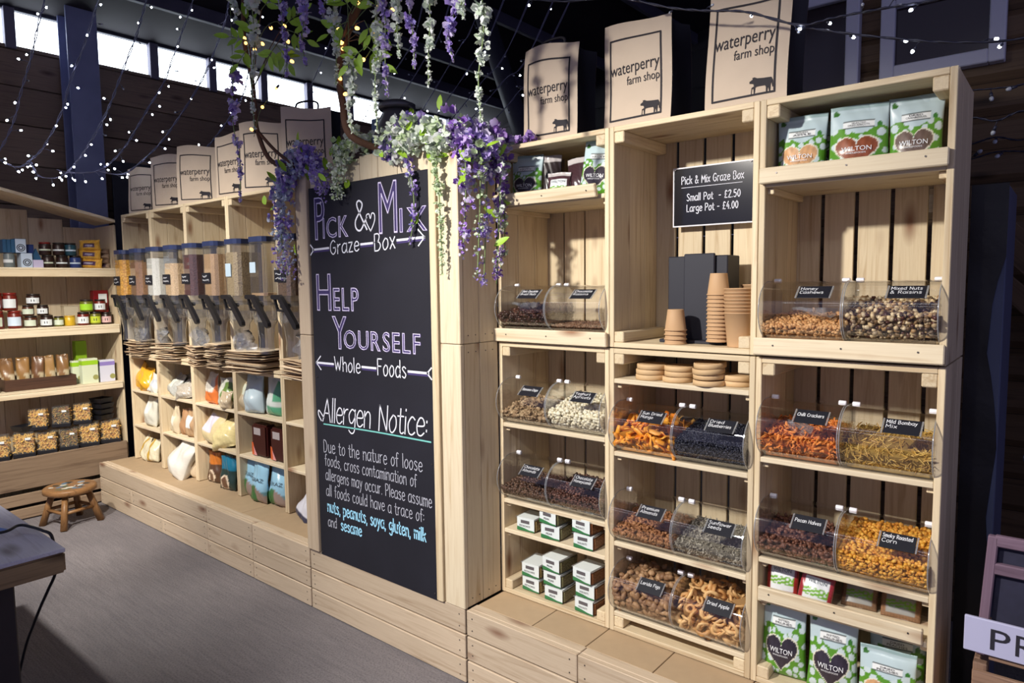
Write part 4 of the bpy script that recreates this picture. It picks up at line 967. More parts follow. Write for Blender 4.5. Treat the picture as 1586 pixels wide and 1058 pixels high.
BINLIST = [
 (('Dark Chocolate', 'Brazil Nuts'), c1a, c1b, 1.325, .50, 'nut', .017, [S_(40, 22, 18), S_(64, 36, 28), S_(30, 18, 16), S_(90, 52, 40)], (1.2, .9, .9), .5, 'dark chocolate nuts heaped in the upper left bin', 'chocolate_nuts', .30),
 (('Chocolate', 'Raisins'), c1b, c1c, 1.325, .17, 'nut', .010, [S_(120, 84, 60), S_(84, 54, 38), S_(150, 116, 90)], (1, 1, .8), .3, 'thin layer of chocolate raisins in the nearly empty bin', 'chocolate_raisins', .35),
 (('Banana Chips',), c1a, c1b, .968, .42, 'nut', .020, [S_(176, 148, 112), S_(150, 122, 92), S_(196, 170, 132)], (1, 1, .25), .9, 'pale brown banana chips in the bin beside the yoghurt apricots', 'banana_chips', .5),
 (('Yoghurt', 'Apricots'), c1b, c1c, .968, .62, 'nut', .017, [S_(232, 222, 190), S_(242, 236, 212), S_(214, 200, 164)], (1, .95, .9), .55, 'cream yoghurt coated apricots heaped in the bin', 'yoghurt_apricots', .35),
 (('Chocolate', 'Almonds'), c1a, c1b, .668, .42, 'nut', .014, [S_(74, 52, 42), S_(104, 76, 60), S_(52, 36, 30)], (1.2, .85, .8), .5, 'milk chocolate almonds in the bin above the pistachio tubs', 'chocolate_almonds', .3),
 (('Chocolate', 'Honeycomb'), c1b, c1c, .668, .55, 'nut', .014, [S_(66, 42, 36), S_(96, 62, 52), S_(44, 28, 26), S_(120, 82, 68)], (1.1, .9, .9), .5, 'chocolate honeycomb pieces in the bin left of the almonds', 'chocolate_honeycomb', .3),
 (('Sun Dried', 'Mango'), c2a, c2b, .928, .58, 'slab', .040, [S_(238, 150, 36), S_(246, 174, 60), S_(222, 118, 24), S_(250, 190, 90)], (1, 1, 1), .5, 'orange sun dried mango slices in the bin', 'dried_mango', .45),
 (('Dried', 'Blueberries'), c2b, c2c, .928, .62, 'nut', .009, [S_(26, 26, 36), S_(40, 42, 56), S_(18, 18, 26), S_(58, 60, 76)], (1, .9, .7), .4, 'small dark dried blueberries filling the bin', 'dried_blueberries', .3),
 (('Premium', 'Almonds'), c2a, c2b, .612, .42, 'nut', .016, [S_(160, 108, 68), S_(136, 88, 54), S_(182, 130, 88)], (1.3, .8, .6), .8, 'brown whole almonds in the bin', 'almonds', .5),
 (('Sunflower', 'Seeds'), c2b, c2c, .612, .52, 'seed', .011, [S_(150, 144, 130), S_(186, 180, 164), S_(116, 110, 98), S_(170, 160, 140)], (1, 1, 1), .5, 'grey sunflower seeds in the bin', 'sunflower_seeds', .5),
 (('Lerida Figs',), c2a, c2b, .362, .80, 'nut', .034, [S_(168, 130, 92), S_(140, 104, 74), S_(190, 152, 112)], (1, .95, .55), .3, 'brown dried figs filling the bottom left fig bin', 'dried_figs', .5),
 (('Dried Apple',), c2b, c2c, .362, .84, 'ring', .046, [S_(226, 176, 112), S_(238, 196, 136), S_(206, 150, 88)], (1, 1, 1), .3, 'pale dried apple rings filling the bottom bin', 'dried_apple_rings', .45),
 (('Honey', 'Cashews'), c3a, c3b, 1.33, .36, 'nut', .015, [S_(206, 150, 92), S_(222, 172, 116), S_(180, 124, 70)], (1.3, .75, .75), .6, 'golden honey cashews low in the upper right bin', 'cashews', .4),
 (('Mixed Nuts', '& Raisins'), c3b, c3c, 1.33, .62, 'nut', .017, [S_(60, 34, 30), S_(214, 186, 140), S_(232, 212, 172), S_(84, 48, 38), S_(40, 26, 26), S_(190, 150, 100)], (1.2, .85, .8), .5, 'mixed nuts and raisins filling the upper right bin', 'mixed_nuts', .3),
 (('Chilli Crackers',), c3a, c3b, .985, .50, 'slab', .022, [S_(224, 128, 52), S_(236, 148, 70), S_(206, 106, 38)], (1, .8, 1.2), .6, 'orange chilli crackers in the bin', 'chilli_crackers', .45),
 (('Mild Bombay', 'Mix'), c3b, c3c, .985, .52, 'stick', .020, [S_(214, 172, 80), S_(228, 194, 110), S_(190, 146, 60), S_(204, 160, 86)], (1.1, .55, .55), .6, 'yellow bombay mix sticks in the bin', 'bombay_mix', .5),
 (('Pecan Halves',), c3a, c3b, .682, .45, 'nut', .020, [S_(104, 66, 50), S_(126, 82, 62), S_(80, 50, 40)], (1.3, .7, .55), .6, 'red brown pecan halves in the bin', 'pecan_halves', .4),
 (('Smoky Roasted', 'Corn'), c3b, c3c, .682, .68, 'nut', .014, [S_(230, 166, 52), S_(240, 186, 84), S_(206, 138, 36), S_(220, 150, 60)], (1.1, .9, .7), .5, 'golden smoky roasted corn in the bin', 'roasted_corn', .5),
]
for i, (wd, a, b, z_, fl, kd, sz, cols, stv, sl, la, nm_, ro) in enumerate(BINLIST):
    wbin(wd, a, b, z_); heap(la, a, b, z_, fl, kd, sz, cols, stv, sl, seed=i, name=nm_, rough=ro)
# clear scoops lying in three of the bins
SCOOP = clear('scoop_plastic', (.80, .83, .88), .06, 2.0, .12)
for i, (x, z_, la) in enumerate(((-.60, 1.056, 'clear plastic scoop lying on the chilli crackers'), (-.55, 1.395, 'clear plastic scoop lying on the honey cashews'), (-1.60, 1.402, 'clear plastic scoop lying on the dark chocolate nuts'))):
    t = thing('scoop', la, 'scoop', (x, 2.035, z_), R(-50+20*i), 'clear plastic scoops')
    vs, fs = [], []
    for j in range(7):
        for k in range(9):
            a = math.pi*k/8; r_ = .026*(1 if j else .7); vs.append((-.035+.07*j/6, -r_*math.cos(a), .028-r_*math.sin(a)))
    for j in range(6):
        for k in range(8): q = j*9+k; fs.append((q, q+1, q+10, q+9))
    fs.append(tuple(range(9))); ob('bowl', mesh(vs, fs, True), SCOOP, t); ob('handle', tube([(-.034, 0, .018), (-.07, 0, .024), (-.105, 0, .022)], .006, 8), SCOOP, t)
# ================================================================== gravity dispensers in the upper left crates
DW, DDp = .145, .15
LIDB = plain('blue_black_lid', srgb(46, 56, 92), .3, spec=.6)
def disp_body(w, d, h0, h1):   # rounded front, flat back
    P = [(w/2, d)] + [(w/2*math.cos(R(a))*1.0, .03-.03*math.sin(R(a))*1.0) for a in ()]
    pr = [(-w/2, d), (-w/2, .03), (-w/2*.86, .010), (-w/2*.55, 0), (w/2*.55, 0), (w/2*.86, .010), (w/2, .03), (w/2, d)]
    n = len(pr); vs = [(x, y, h0) for x, y in pr] + [(x, y, h1) for x, y in pr]
    return vs, [tuple(reversed(range(n))), tuple(range(n, 2*n))] + [(i, (i+1) % n, (i+1) % n+n, i+n) for i in range(n)]
BODYM = mesh(*disp_body(DW, DDp, 1.452, 1.735)); LIDM = mesh(*disp_body(DW+.008, DDp+.006, 1.735, 1.762)); HOUSE = mesh(*disp_body(DW*.9, DDp*.8, 1.405, 1.452))
DLAB = [None]*10
FILLS = [('yellow pasta shells', noisy_fill('fill_pasta', S_(214, 150, 40), S_(238, 190, 80), 70), .88), ('brown grain', noisy_fill('fill_brown', S_(150, 104, 60), S_(110, 74, 44), 150), .8), ('white rice', noisy_fill('fill_rice', S_(222, 218, 206), S_(196, 190, 176), 200), .86),
    ('pale beige flakes', noisy_fill('fill_beige', S_(206, 172, 128), S_(226, 198, 160), 160), .72), ('dark red beans', noisy_fill('fill_red', S_(92, 50, 44), S_(64, 32, 32), 110), .88), ('tan lentils', noisy_fill('fill_tan', S_(204, 164, 118), S_(186, 144, 100), 220), .86),
    ('mixed grey grain', noisy_fill('fill_grain', S_(190, 166, 124), S_(140, 116, 84), 120), .86), ('almost nothing', noisy_fill('fill_tan', S_(204, 164, 118), S_(186, 144, 100), 220), .05), ('dark mixed seeds', noisy_fill('fill_seed', S_(120, 88, 60), S_(60, 42, 32), 130), .82), ('brown beans', noisy_fill('fill_brown2', S_(120, 70, 50), S_(90, 50, 36), 110), .8)]
HANDLE = prism([(-.085, .028), (-.078, .036), (-.016, .036), (.002, .026), (.128, -.108), (.130, -.126), (.116, -.134), (.102, -.128), (-.024, .012), (-.076, .014), (-.085, .020)], .020)
BRK = prism([(-.084, .022), (-.074, .022), (-.046, -.046), (.012, -.050), (.016, -.041), (-.038, -.036), (-.066, .022)], .012)
def chute_mesh():
    vs, fs = [], []; n = 12
    for zz, rx, ry in ((0, .060, .058), (-.05, .062, .060), (-.075, .046, .046), (-.15, .036, .036), (-.225, .040, .040)):
        for k in range(n): a = 2*math.pi*k/n; vs.append((rx*math.cos(a), ry*math.sin(a), zz))
    for j in range(4):
        for k in range(n): q, s = j*n+k, j*n+(k+1) % n; fs.append((q, q+n, s+n, s))
    return mesh(vs, fs, True)
CHUTE = chute_mesh()
WORD = ['first', 'second', 'third', 'fourth', 'fifth', 'sixth', 'seventh', 'eighth', 'ninth', 'tenth']
BACKPLATE = plain('dark_back_rail', srgb(50, 50, 58), .4, .3)
BLUEL = pl('pale_blue_tag', (186, 206, 220), rough=.5)
for i in range(10):
    x = -5.055+i*.2505; yf = 1.905
    kindn, fm, fl_ = FILLS[i]
    t = thing('gravity_dispenser', '%s clear gravity dispenser from the left, holding %s' % (WORD[i], kindn), 'dispenser', (x, yf, 1.036), 0, 'gravity dispensers')
    up = (0, 0, -1.036)
    ob('hopper', BODYM, GLASSY, t, up); ob('lid', LIDM, LIDB, t, up); ob('collar', HOUSE, GLASSY, t, up)
    v, f = disp_body(DW-.008, DDp-.008, 1.456, 1.456+.272*fl_); v = [(a, b+.004, c) for a, b, c in v]
    top = 1.456+.272*fl_
    c = ob('fill', mesh(v, f), fm, t, up); c['kind'] = 'stuff'
    if i in (6, 7): lb = bx('name_tag', None, x-.040, x+.016, yf-.003, yf-.001, 1.56 if i == 6 else 1.575, 1.63, BLUEL, 0)
    else: lb = bx('name_tag', None, x-.060, x+.035, yf-.003, yf-.001, 1.525, 1.585, SLATE, 0)
    lb.parent = t; lb.location = lb.location - t.location
    if i not in (6, 7):
        rg = np.random.default_rng(i); sq = lambda xa, xb, zz: [(xa+(xb-xa)*k/14, zz+rg.uniform(-.006, .006)) for k in range(15)]
        l = ob('chalk_scribble', ribbon([sq(-.036, .012, .010), sq(-.036, .034, -.012)], .0024), WHITE, lb, (0, -.0015, 0)); l['kind'] = 'stuff'
    ob('wheel_housing', lathe([(.050, 0), (.056, .008), (.056, .112), (.050, .12)], 18), GLASSY, t, (0, .005, 1.372-1.036), (R(-90), 0, 0))
    ob('handle', HANDLE, BLACK, t, (.020, -.026, 1.425-1.036)); ob('bracket', BRK, BLACK, t, (.020, -.020, 1.425-1.036)); ob('axle', lathe([(.011, 0), (.011, .05)], 12), BLACK, t, (.005, -.012, 1.405-1.036), (R(-90), 0, 0))
    ob('chute', CHUTE, GLASSY, t, (0, .055, 1.372-1.036))
    bx_ = ob('back_plate', box_mesh(.06, .006, .72, .001), BACKPLATE, t, (0, DDp+.022, .36))
    ob('arm', box_mesh(.05, DDp*.45, .012, .001), BACKPLATE, t, (0, DDp*.95, 1.41-1.036))
# loose clear bags tucked under the dispensers
FILMB = clear('crinkled_film', (.90, .92, .93), .22, 1.6, .10)
for i, (x, z_) in enumerate(((-4.05, 1.10), (-3.55, 1.10), (-2.93, 1.11), (-4.55, 1.08), (-4.9, 1.08))):
    rg = np.random.default_rng(i+40); vs, fs = [], []; n = 9
    for j in range(n):
        for k in range(n): vs.append(((k/(n-1)-.5)*.20, .03*math.sin(k*1.3+j*.8+i)+rg.uniform(-.012, .012), j/(n-1)*.16+.01*math.sin(k+i)))
    for j in range(n-1):
        for k in range(n-1): q = j*n+k; fs.append((q, q+1, q+n+1, q+n))
    o = ob('clear_bag', mesh(vs, fs, True), FILMB, None, (x, 1.985, z_), (R(8), 0, R(random.uniform(-20, 20)))); tag(o, 'crinkled clear bag hanging under the %s pair of dispensers' % ['third', 'fourth', 'fifth', 'second', 'first'][i], 'bag', 'clear bags under the dispensers')

# ================================================================== stacks of flat paper bags on the lower crates
KRAFT = [plain('kraft_sheet_%d' % i, S_(*c), .75) for i, c in enumerate(((180, 156, 126), (198, 176, 146), (164, 138, 110), (212, 192, 164)))]
def sheets(label, x, y, n, w, d, rz, seed, dz=.0062, z0=1.036):
    rg = np.random.default_rng(seed); t = thing('paper_bag_stack', label, 'paper bags', (x, y, z0), 0, 'stacks of flat paper bags')
    z_ = 0
    for i in range(n):
        vs, fs = [], []; nx, ny = 6, 4; ph = rg.uniform(0, 6, 3); lift = .006*rg.uniform(.2, 1)*(i/n+.3)
        for s in (0, .0022):
            for a in range(nx+1):
                for b in range(ny+1): vs.append(((a/nx-.5)*w, (b/ny-.5)*d, s+lift*(1-b/ny)**2*(1+math.sin(a*.9+ph[0]))*.5+lift*.6*(abs(a/nx-.5)*2)**2))
        N = (nx+1)*(ny+1)
        for a in range(nx):
            for b in range(ny): q = a*(ny+1)+b; fs += [(q, q+1, q+ny+2, q+ny+1), (q+N, q+N+ny+1, q+N+ny+2, q+N+1)]
        for a in range(nx): q = a*(ny+1); fs += [(q, q+ny+1, q+N+ny+1, q+N)]
        for b in range(ny): q = nx*(ny+1)+b; fs += [(q, q+1, q+N+1, q+N)]
        ob('paper_bag', mesh(vs, fs, True), KRAFT[int(rg.integers(0, 4))], t, (rg.uniform(-.012, .012), rg.uniform(-.014, .006), z_), (R(rg.uniform(-2.5, 2.5)), R(rg.uniform(-2, 2)), rz+R(rg.uniform(-7, 7)))); z_ += dz*rg.uniform(.9, 1.4)
    return t
sheets('flat kraft bags, stack at the left end under the pasta dispenser', -4.94, 2.02, 16, .26, .16, 0, 1)
sheets('flat kraft bags, second stack from the left, fanned out', -4.48, 2.01, 15, .25, .17, R(6), 2)
sheets('flat printed kraft bags, third stack with a pale top sheet', -4.02, 1.99, 18, .22, .18, R(-14), 3)
sheets('narrow tall stack of kraft bags right of the printed ones', -3.80, 2.00, 20, .12, .20, R(4), 4)
sheets('flat kraft bags, wide loose stack in the fourth crate', -3.47, 2.00, 17, .34, .18, R(3), 5)
sheets('flat pale bags, stack at the right end beside the chalkboard', -2.98, 2.00, 14, .26, .18, R(-4), 6)

# ================================================================== wholefood packets in the lower left crates
def packet(label, x, z_, w, h, d, colour, rz=0, tilt=0, lean=0, y=2.06, m=None, seed=0, name='food_packet', crimp=.06, nx=18, nz=22, wob=.0065, cat='packet', text=None, tm=None):
    me, f = pillow(w, h, d, colour, nx, nz, seed=seed, crimp=crimp, wob=wob)
    x -= .055; y -= .02
    if text:
        t = thing(name, label, cat, (x, y, z_), 0, 'packets in the lower left crates'); t.rotation_euler = (tilt, lean, rz)
        ob('packet', me, m or FILM, t); tx = ob('lettering', font_mesh(text, -w*.36, h*.52, w*.72, h*.09, f), tm or WHITE, t); tx['kind'] = 'stuff'; return t
    o = ob(name, me, m or FILM, None, (x, y, z_), (tilt, lean, rz)); tag(o, label, cat, 'packets in the lower left crates'); return o
def banded(base, label=None, lab=(.25, .75, .35, .7), tie=None, noise=.0):
    def c(u, v, f):
        if f and label and lab[0] < u < lab[1] and lab[2] < v < lab[3]: return label
        if tie and abs(u-.5) < .06: return tie
        k = 1+noise*math.sin(40*u+23*v)*math.sin(31*v-17*u); return tuple(min(1, q*k) for q in base)
    return c
YEL = S_(222, 166, 44); WHT = S_(212, 210, 200); CRM = S_(214, 196, 150); SIL = S_(170, 170, 164); ORG = S_(222, 122, 60)
zt = .791
packet('yellow packet of polenta, left of two in the top left cubby', -5.03, zt, .14, .19, .10, banded(YEL, S_(220, 212, 190), (.1, .35, .3, .8), noise=.15), R(-18), R(-8), R(4), seed=1)
packet('yellow packet of polenta, right of two in the top left cubby', -4.90, zt, .12, .16, .10, banded(YEL, None, noise=.2), R(20), R(-10), R(-6), y=2.04, seed=2)
packet('small white leaning packet beside the yellow ones', -4.79, zt, .10, .13, .05, banded(WHT, S_(190, 196, 206)), R(10), R(-18), R(14), y=2.02, seed=3)
packet('silver grey packet lying back in the second cubby', -4.56, zt, .15, .15, .10, banded(SIL, S_(206, 210, 196), noise=.2), R(-12), R(-24), R(6), seed=4)
packet('dark and silver packet in the second cubby', -4.43, zt, .11, .15, .07, banded(S_(90, 86, 80), S_(190, 190, 180), noise=.3), R(14), R(-20), R(-10), y=2.1, seed=5)
packet('crumpled pale packet at the right of the second cubby', -4.34, zt, .14, .10, .08, banded(S_(176, 168, 156), None, noise=.3), R(24), R(-25), R(-12), y=2.03, seed=6)
packet('orange and white packet of lentils in the third cubby', -4.02, zt, .15, .19, .09, lambda u, v, f: ORG if v < .38 or u > .9 else S_(214, 208, 196), R(-8), R(-6), 0, seed=7)
packet('green and white packet of beans beside the orange one', -3.86, zt, .13, .17, .09, lambda u, v, f: S_(104, 132, 66) if u > .45 and .15 < v < .85 else S_(204, 206, 192), R(10), R(-6), 0, seed=8)
packet('small beige packet in front of the green beans', -3.77, zt, .08, .10, .05, banded(S_(196, 178, 150)), R(20), R(-6), 0, y=2.01, seed=80)
packet('beige packet at the left of the fourth cubby', -3.63, zt, .12, .18, .09, banded(S_(186, 170, 142), S_(204, 208, 190), (.2, .8, .5, .85)), R(-6), R(-5), 0, seed=9)
packet('pale blue packet with dark panel in the fourth cubby', -3.50, zt, .16, .215, .10, lambda u, v, f: S_(70, 84, 100) if f and .12 < u < .22 and .35 < v < .6 else S_(186, 204, 212), R(4), R(-5), R(-4), y=2.04, seed=10)
packet('white and green packet at the right of the fourth cubby', -3.34, zt, .14, .21, .09, lambda u, v, f: S_(90, 160, 124) if (v < .25 and u > .2) or (u > .6 and v > .4) else S_(206, 212, 206), R(8), R(-5), R(3), y=2.07, seed=11)
zt = .541
packet('clear bag of white rice in the middle left cubby', -4.92, zt, .20, .20, .10, banded(S_(206, 204, 190), S_(222, 224, 222), (.2, .7, .45, .8), noise=.05), R(-6), R(-8), 0, seed=12)
packet('tall cream packet at the left of the second row', -4.53, zt, .12, .19, .09, banded(S_(206, 190, 160), S_(224, 216, 200), (.2, .8, .3, .6)), R(-14), R(-4), R(3), seed=13)
packet('brown paper packet in the middle of the second row', -4.42, zt, .07, .17, .05, banded(S_(168, 128, 92)), R(6), R(-3), 0, seed=14, m=MATT)
packet('brown packet with white label in the second row', -4.31, zt, .12, .18, .07, banded(S_(170, 138, 104), S_(220, 222, 222), (.15, .7, .35, .75)), R(4), R(-3), 0, seed=15, m=MATT)
packet('cream bag with lilac label leaning in the third cubby of the second row', -4.03, zt, .25, .21, .13, banded(CRM, S_(214, 210, 226), (.2, .75, .35, .85), noise=.08), R(-10), R(-14), R(3), y=2.05, seed=16)
packet('pale yellow flopped bag right of the cream one', -3.84, zt, .19, .17, .12, banded(S_(222, 206, 150), None, noise=.12), R(22), R(-26), R(-16), y=2.03, seed=17)
BRD = S_(62, 26, 24)
for i, x in enumerate((-3.53, -3.335)):
    t = thing('cocoa_packet', '%s dark maroon packet with pink stripe in the fourth cubby of the second row' % ('left' if i == 0 else 'right'), 'packet', (x, 2.06, zt))
    w_ = .155; bx('packet', t, x-w_/2, x+w_/2, 2.02, 2.09, zt, zt+.185, plain('maroon_foil', BRD, .3), .01, seg=2)
    bx('label', t, x-.05, x+.02, 2.0190, 2.0196, zt+.125, zt+.165, pl('grey_label', (170, 160, 160), rough=.6), 0)
    ob('stripe', mesh([(-.075, -.041, .005), (-.035, -.041, .005), (-.06, -.041, .075), (-.075, -.041, .08)], [(0, 1, 2, 3)]), pl('orange_print', (206, 96, 50)), t); ob('stripe', mesh([(-.05, -.0415, .005), (-.02, -.0415, .005), (-.058, -.0415, .06)], [(0, 1, 2)]), pl('pink_print', (220, 150, 150)), t)
zt = ZP-.001
for i, (x, h, rz) in enumerate(((-5.0, .17, -14), (-4.89, .16, 12))):
    packet('cream packet tied with gold at the bottom left cubby, %s one' % ('left' if i == 0 else 'right'), x, zt, .13, h, .08, banded(S_(214, 206, 178), None, tie=S_(186, 150, 60), noise=.1), R(rz), R(-12), R(5-10*i), y=2.04, seed=20+i)
packet('large white bag of flour slumped out of the second cubby', -4.38, zt, .27, .25, .16, banded(S_(216, 214, 206), None, noise=.06), R(-16), R(-22), R(10), y=1.98, seed=22, wob=.010, name='flour_bag')
packet('white bag behind the slumped flour bag', -4.53, zt, .20, .22, .10, banded(S_(204, 200, 190), S_(186, 176, 160), (.1, .3, .2, .7), noise=.1), R(12), R(-14), R(8), y=2.10, seed=23)
packet('small beige bag leaning on the flour bag', -4.265, zt, .09, .17, .07, banded(S_(206, 186, 156), None, noise=.1), R(8), R(-14), R(10), y=2.03, seed=24)
def pasta_print(base, band):
    def c(u, v, f):
        d = math.hypot(u-.5, (v-.22)*1.2)
        if f and .20 < d < .26: return S_(226, 206, 180)
        if f and d < .20: return S_(110, 80, 60)
        return band if v > .62 else base
    return c
packet('brown and orange packet with round window at the bottom of the third cubby', -4.05, zt, .14, .19, .06, pasta_print(S_(84, 58, 40), S_(190, 110, 40)), R(4), R(-5), 0, seed=25, nx=20, nz=24)
packet('green packet between the brown and the teal ones', -3.93, zt, .10, .19, .05, banded(S_(70, 84, 50), S_(110, 130, 70)), R(2), R(-5), 0, y=2.08, seed=26)
packet('teal packet with round window at the bottom of the third cubby', -3.83, zt, .15, .20, .06, pasta_print(S_(40, 60, 56), S_(30, 110, 140)), R(6), R(-5), 0, y=2.03, seed=27, nx=20, nz=24)
def hill(u, v, f):
    if v < .10+.22*math.sin(3.0*u+.3)+.12: return S_(60, 110, 60) if u < .55 else S_(150, 130, 120)
    return S_(150, 196, 220) if v > .3 else S_(96, 140, 150)
for i, x in enumerate((-3.595, -3.455, -3.315)):
    packet('sky blue pouch with green hill print, %s of three' % ['left', 'middle', 'right'][i], x, zt, .15, .24-.01*i, .07, hill, R(-4+5*i), R(-4), 0, y=2.05-.03*(i == 1), seed=30+i, nx=18, nz=22, text='GRAZ', tm=pl('slate_print', (70, 84, 96)))
packet('white and dark packet lying at the bottom right by the chalkboard post', -3.02, zt, .17, .16, .07, lambda u, v, f: S_(60, 60, 78) if v < .2 else S_(206, 206, 216), R(-16), R(-30), R(10), y=2.0, seed=40)
packet('pale packet at the right end of the middle row', -2.98, .541, .12, .14, .05, banded(S_(206, 206, 210)), R(-10), R(-20), 0, y=2.05, seed=41)
# pasta bags and biscuits stacked at the right end of the jar unit's top shelf
def pbag(u, v, f):
    if f and .22 < u < .78 and .22 < v < .66: return S_(70, 44, 84) if not (.40 < v < .48 and .3 < u < .7) else S_(190, 180, 200)
    k = .8+.4*((math.sin(43*u+29*v)*math.sin(37*v-23*u))*.5+.5); return tuple(q*k for q in S_(214, 164, 64))
for i in range(3):
    me, _ = pillow(.155-.012*i, .075, .07, pbag, 20, 12, seed=60+i, crimp=.10, wob=.003)
    o = ob('pasta_bag', me, FILM, None, (JX-.105, 1.835+.006*i, JS[0]+.001+i*.062), (R(-10), R(3-3*i), R(58))); tag(o, 'golden pasta bag with purple label, %s of three stacked on the top shelf' % ['lowest', 'middle', 'topmost'][i], 'bag', 'pasta bags on the top shelf')
for i in range(4):
    me, _ = pillow(.10, .036, .07, banded(S_(132, 108, 92) if i % 2 else S_(160, 138, 120), S_(70, 50, 76) if i == 0 else None, (.2, .8, .2, .8), noise=.2), 12, 8, seed=70+i, crimp=.08, wob=.003)
    o = ob('biscuit_packet', me, FILM, None, (JX-.13, 1.925, JS[0]+.001+i*.034), (R(-6), 0, R(56+6*(i % 2)))); tag(o, 'brown biscuit packet, %s in the pile beside the pasta bags' % ['lowest', 'second', 'third', 'topmost'][i], 'packet', 'biscuit packets')
# ================================================================== green and white snack pouches
HEART = [.2]*256
for _k in range(4000):
    _t = 2*math.pi*_k/4000; _x, _y = 16*math.sin(_t)**3/16.5, (13*math.cos(_t)-5*math.cos(2*_t)-2*math.cos(3*_t)-math.cos(4*_t)+2)/16.5
    HEART[int((math.atan2(_y, _x)+math.pi)/(2*math.pi)*256) % 256] = math.hypot(_x, _y)
def wilton(heart, seed=0, dots=True):
    rg = np.random.default_rng(seed); D = []
    for _ in range(260):
        c = (rg.uniform(.02, .98), rg.uniform(.05, .66), rg.uniform(.040, .085))
        if all(math.hypot(c[0]-q[0], (c[1]-q[1])*1.35) > c[2]+q[2]+.014 for q in D): D.append(c)
    ICE, GRN, PAL = S_(186, 206, 212), S_(88, 146, 42), S_(200, 216, 220)
    def c(u, v, f):
        if v > .95: return S_(150, 176, 178)
        if not f: return ICE if v > .6 else GRN
        if math.hypot(u-.10, (v-.90)*1.3) < .055: return S_(56, 110, 44)
        if .22 < u < .78 and .66 < v < .765: return S_(232, 236, 236) if .235 < u < .765 and .67 < v < .755 else S_(60, 70, 70)
        if math.hypot(u-.86, (v-.70)*1.3) < .045: return S_(60, 120, 50)
        # heart window
        X, Y = (u-.48)/.40, (v-.31)/.27
        k = math.hypot(X, Y)/HEART[int((math.atan2(Y, X)+math.pi)/(2*math.pi)*256) % 256]
        if k < .93: return tuple(q*(.82+.36*((math.sin(37*u+11*v)*math.sin(29*v-19*u))*.5+.5)) for q in heart)
        if k < 1: return S_(226, 224, 206)
        lim = .62+.05*math.sin(9*u)
        if v < lim:
            for a, b, r_ in D:
                if math.hypot(u-a, (v-b)*1.35) < r_: return PAL
            return GRN
        return ICE
    return c
def pouch(label, x, y, z_, w, h, d, heart, rz=0, tilt=0, lean=0, seed=0, l1='DRIED', l2='', lean_y=0):
    me, f = pillow(w, h, d, wilton(heart, seed), 46, 62, seed=seed, crimp=.10, wob=.0016)
    t = thing('snack_pouch', label, 'pouch', (x, y, z_), 0, 'green and white snack pouches'); t.rotation_euler = (tilt, lean, rz)
    ob('pouch', me, FILM, t)
    tx = ob('lettering', font_mesh('WILTON', -w*.27, h*.325, w*.50, h*.064, f), WHITE, t); tx['kind'] = 'stuff'
    tx = ob('lettering', font_mesh('WHOLEFOODS', -w*.20, h*.285, w*.34, h*.022, f), WHITE, t); tx['kind'] = 'stuff'
    tx = ob('lettering', font_mesh(l1, -w*.12, h*.718, w*.24, h*.024, f), INK, t); tx['kind'] = 'stuff'
    if l2: tx = ob('lettering', font_mesh(l2, -w*.18, h*.684, w*.36, h*.026, f), INK, t); tx['kind'] = 'stuff'
    return t
TAN, RUST, SLT, PRUNE = S_(206, 160, 116), S_(140, 78, 52), S_(110, 92, 84), S_(52, 46, 58)
pouch('green pouch of dried apple with a tan heart window on the top right shelf', -.622, 2.07, 1.7825, .132, .188, .06, TAN, R(6), R(-3), seed=1, l2='APPLE')
pouch('green pouch of apricots with a rust heart window on the top right shelf', -.472, 2.06, 1.7825, .145, .192, .06, RUST, R(8), R(-3), seed=2, l1='SELECTED', l2='DRIED APRICOTS')
pouch('green pouch with a grey heart window at the right end of the top shelf', -.340, 2.08, 1.7825, .128, .195, .06, SLT, R(4), R(-3), seed=3, l2='CRANBERRIES')
pouch('ice blue pouch hidden between the tan and rust heart pouches', -.545, 2.16, 1.7825, .13, .18, .05, SLT, R(20), R(-3), seed=4)
pouch('green pouch of pitted prunes at the bottom left with two green dots', -.634, 2.045, .309, .128, .235, .06, PRUNE, R(4), R(-3), seed=5, l1='PITTED', l2='PRUNES')
pouch('green pouch of pitted prunes in the middle of the bottom shelf', -.496, 2.045, .309, .135, .232, .06, PRUNE, R(6), R(-3), seed=6, l1='PITTED', l2='PRUNES')
pouch('green pouch of dried peaches at the front of the bottom right shelf', -.352, 2.03, .309, .142, .180, .06, TAN, R(6), R(-3), seed=7, l2='PEACHES')
pouch('taller green pouch behind the dried peaches pouch', -.345, 2.12, .309, .142, .225, .05, TAN, R(4), R(-3), seed=8, l2='PEACHES')
pouch('green pouch with a dark heart window beside the purple flowers', -1.608, 2.05, 1.8005, .125, .180, .06, PRUNE, R(14), R(-3), seed=9, l1='MIXED', l2='NUTS')
pouch('green pouch with a dark heart window at the right of the upper left shelf', -1.300, 2.05, 1.8005, .14, .190, .06, PRUNE, R(2), R(-3), R(6), seed=10, l1='DRIED', l2='FRUIT')
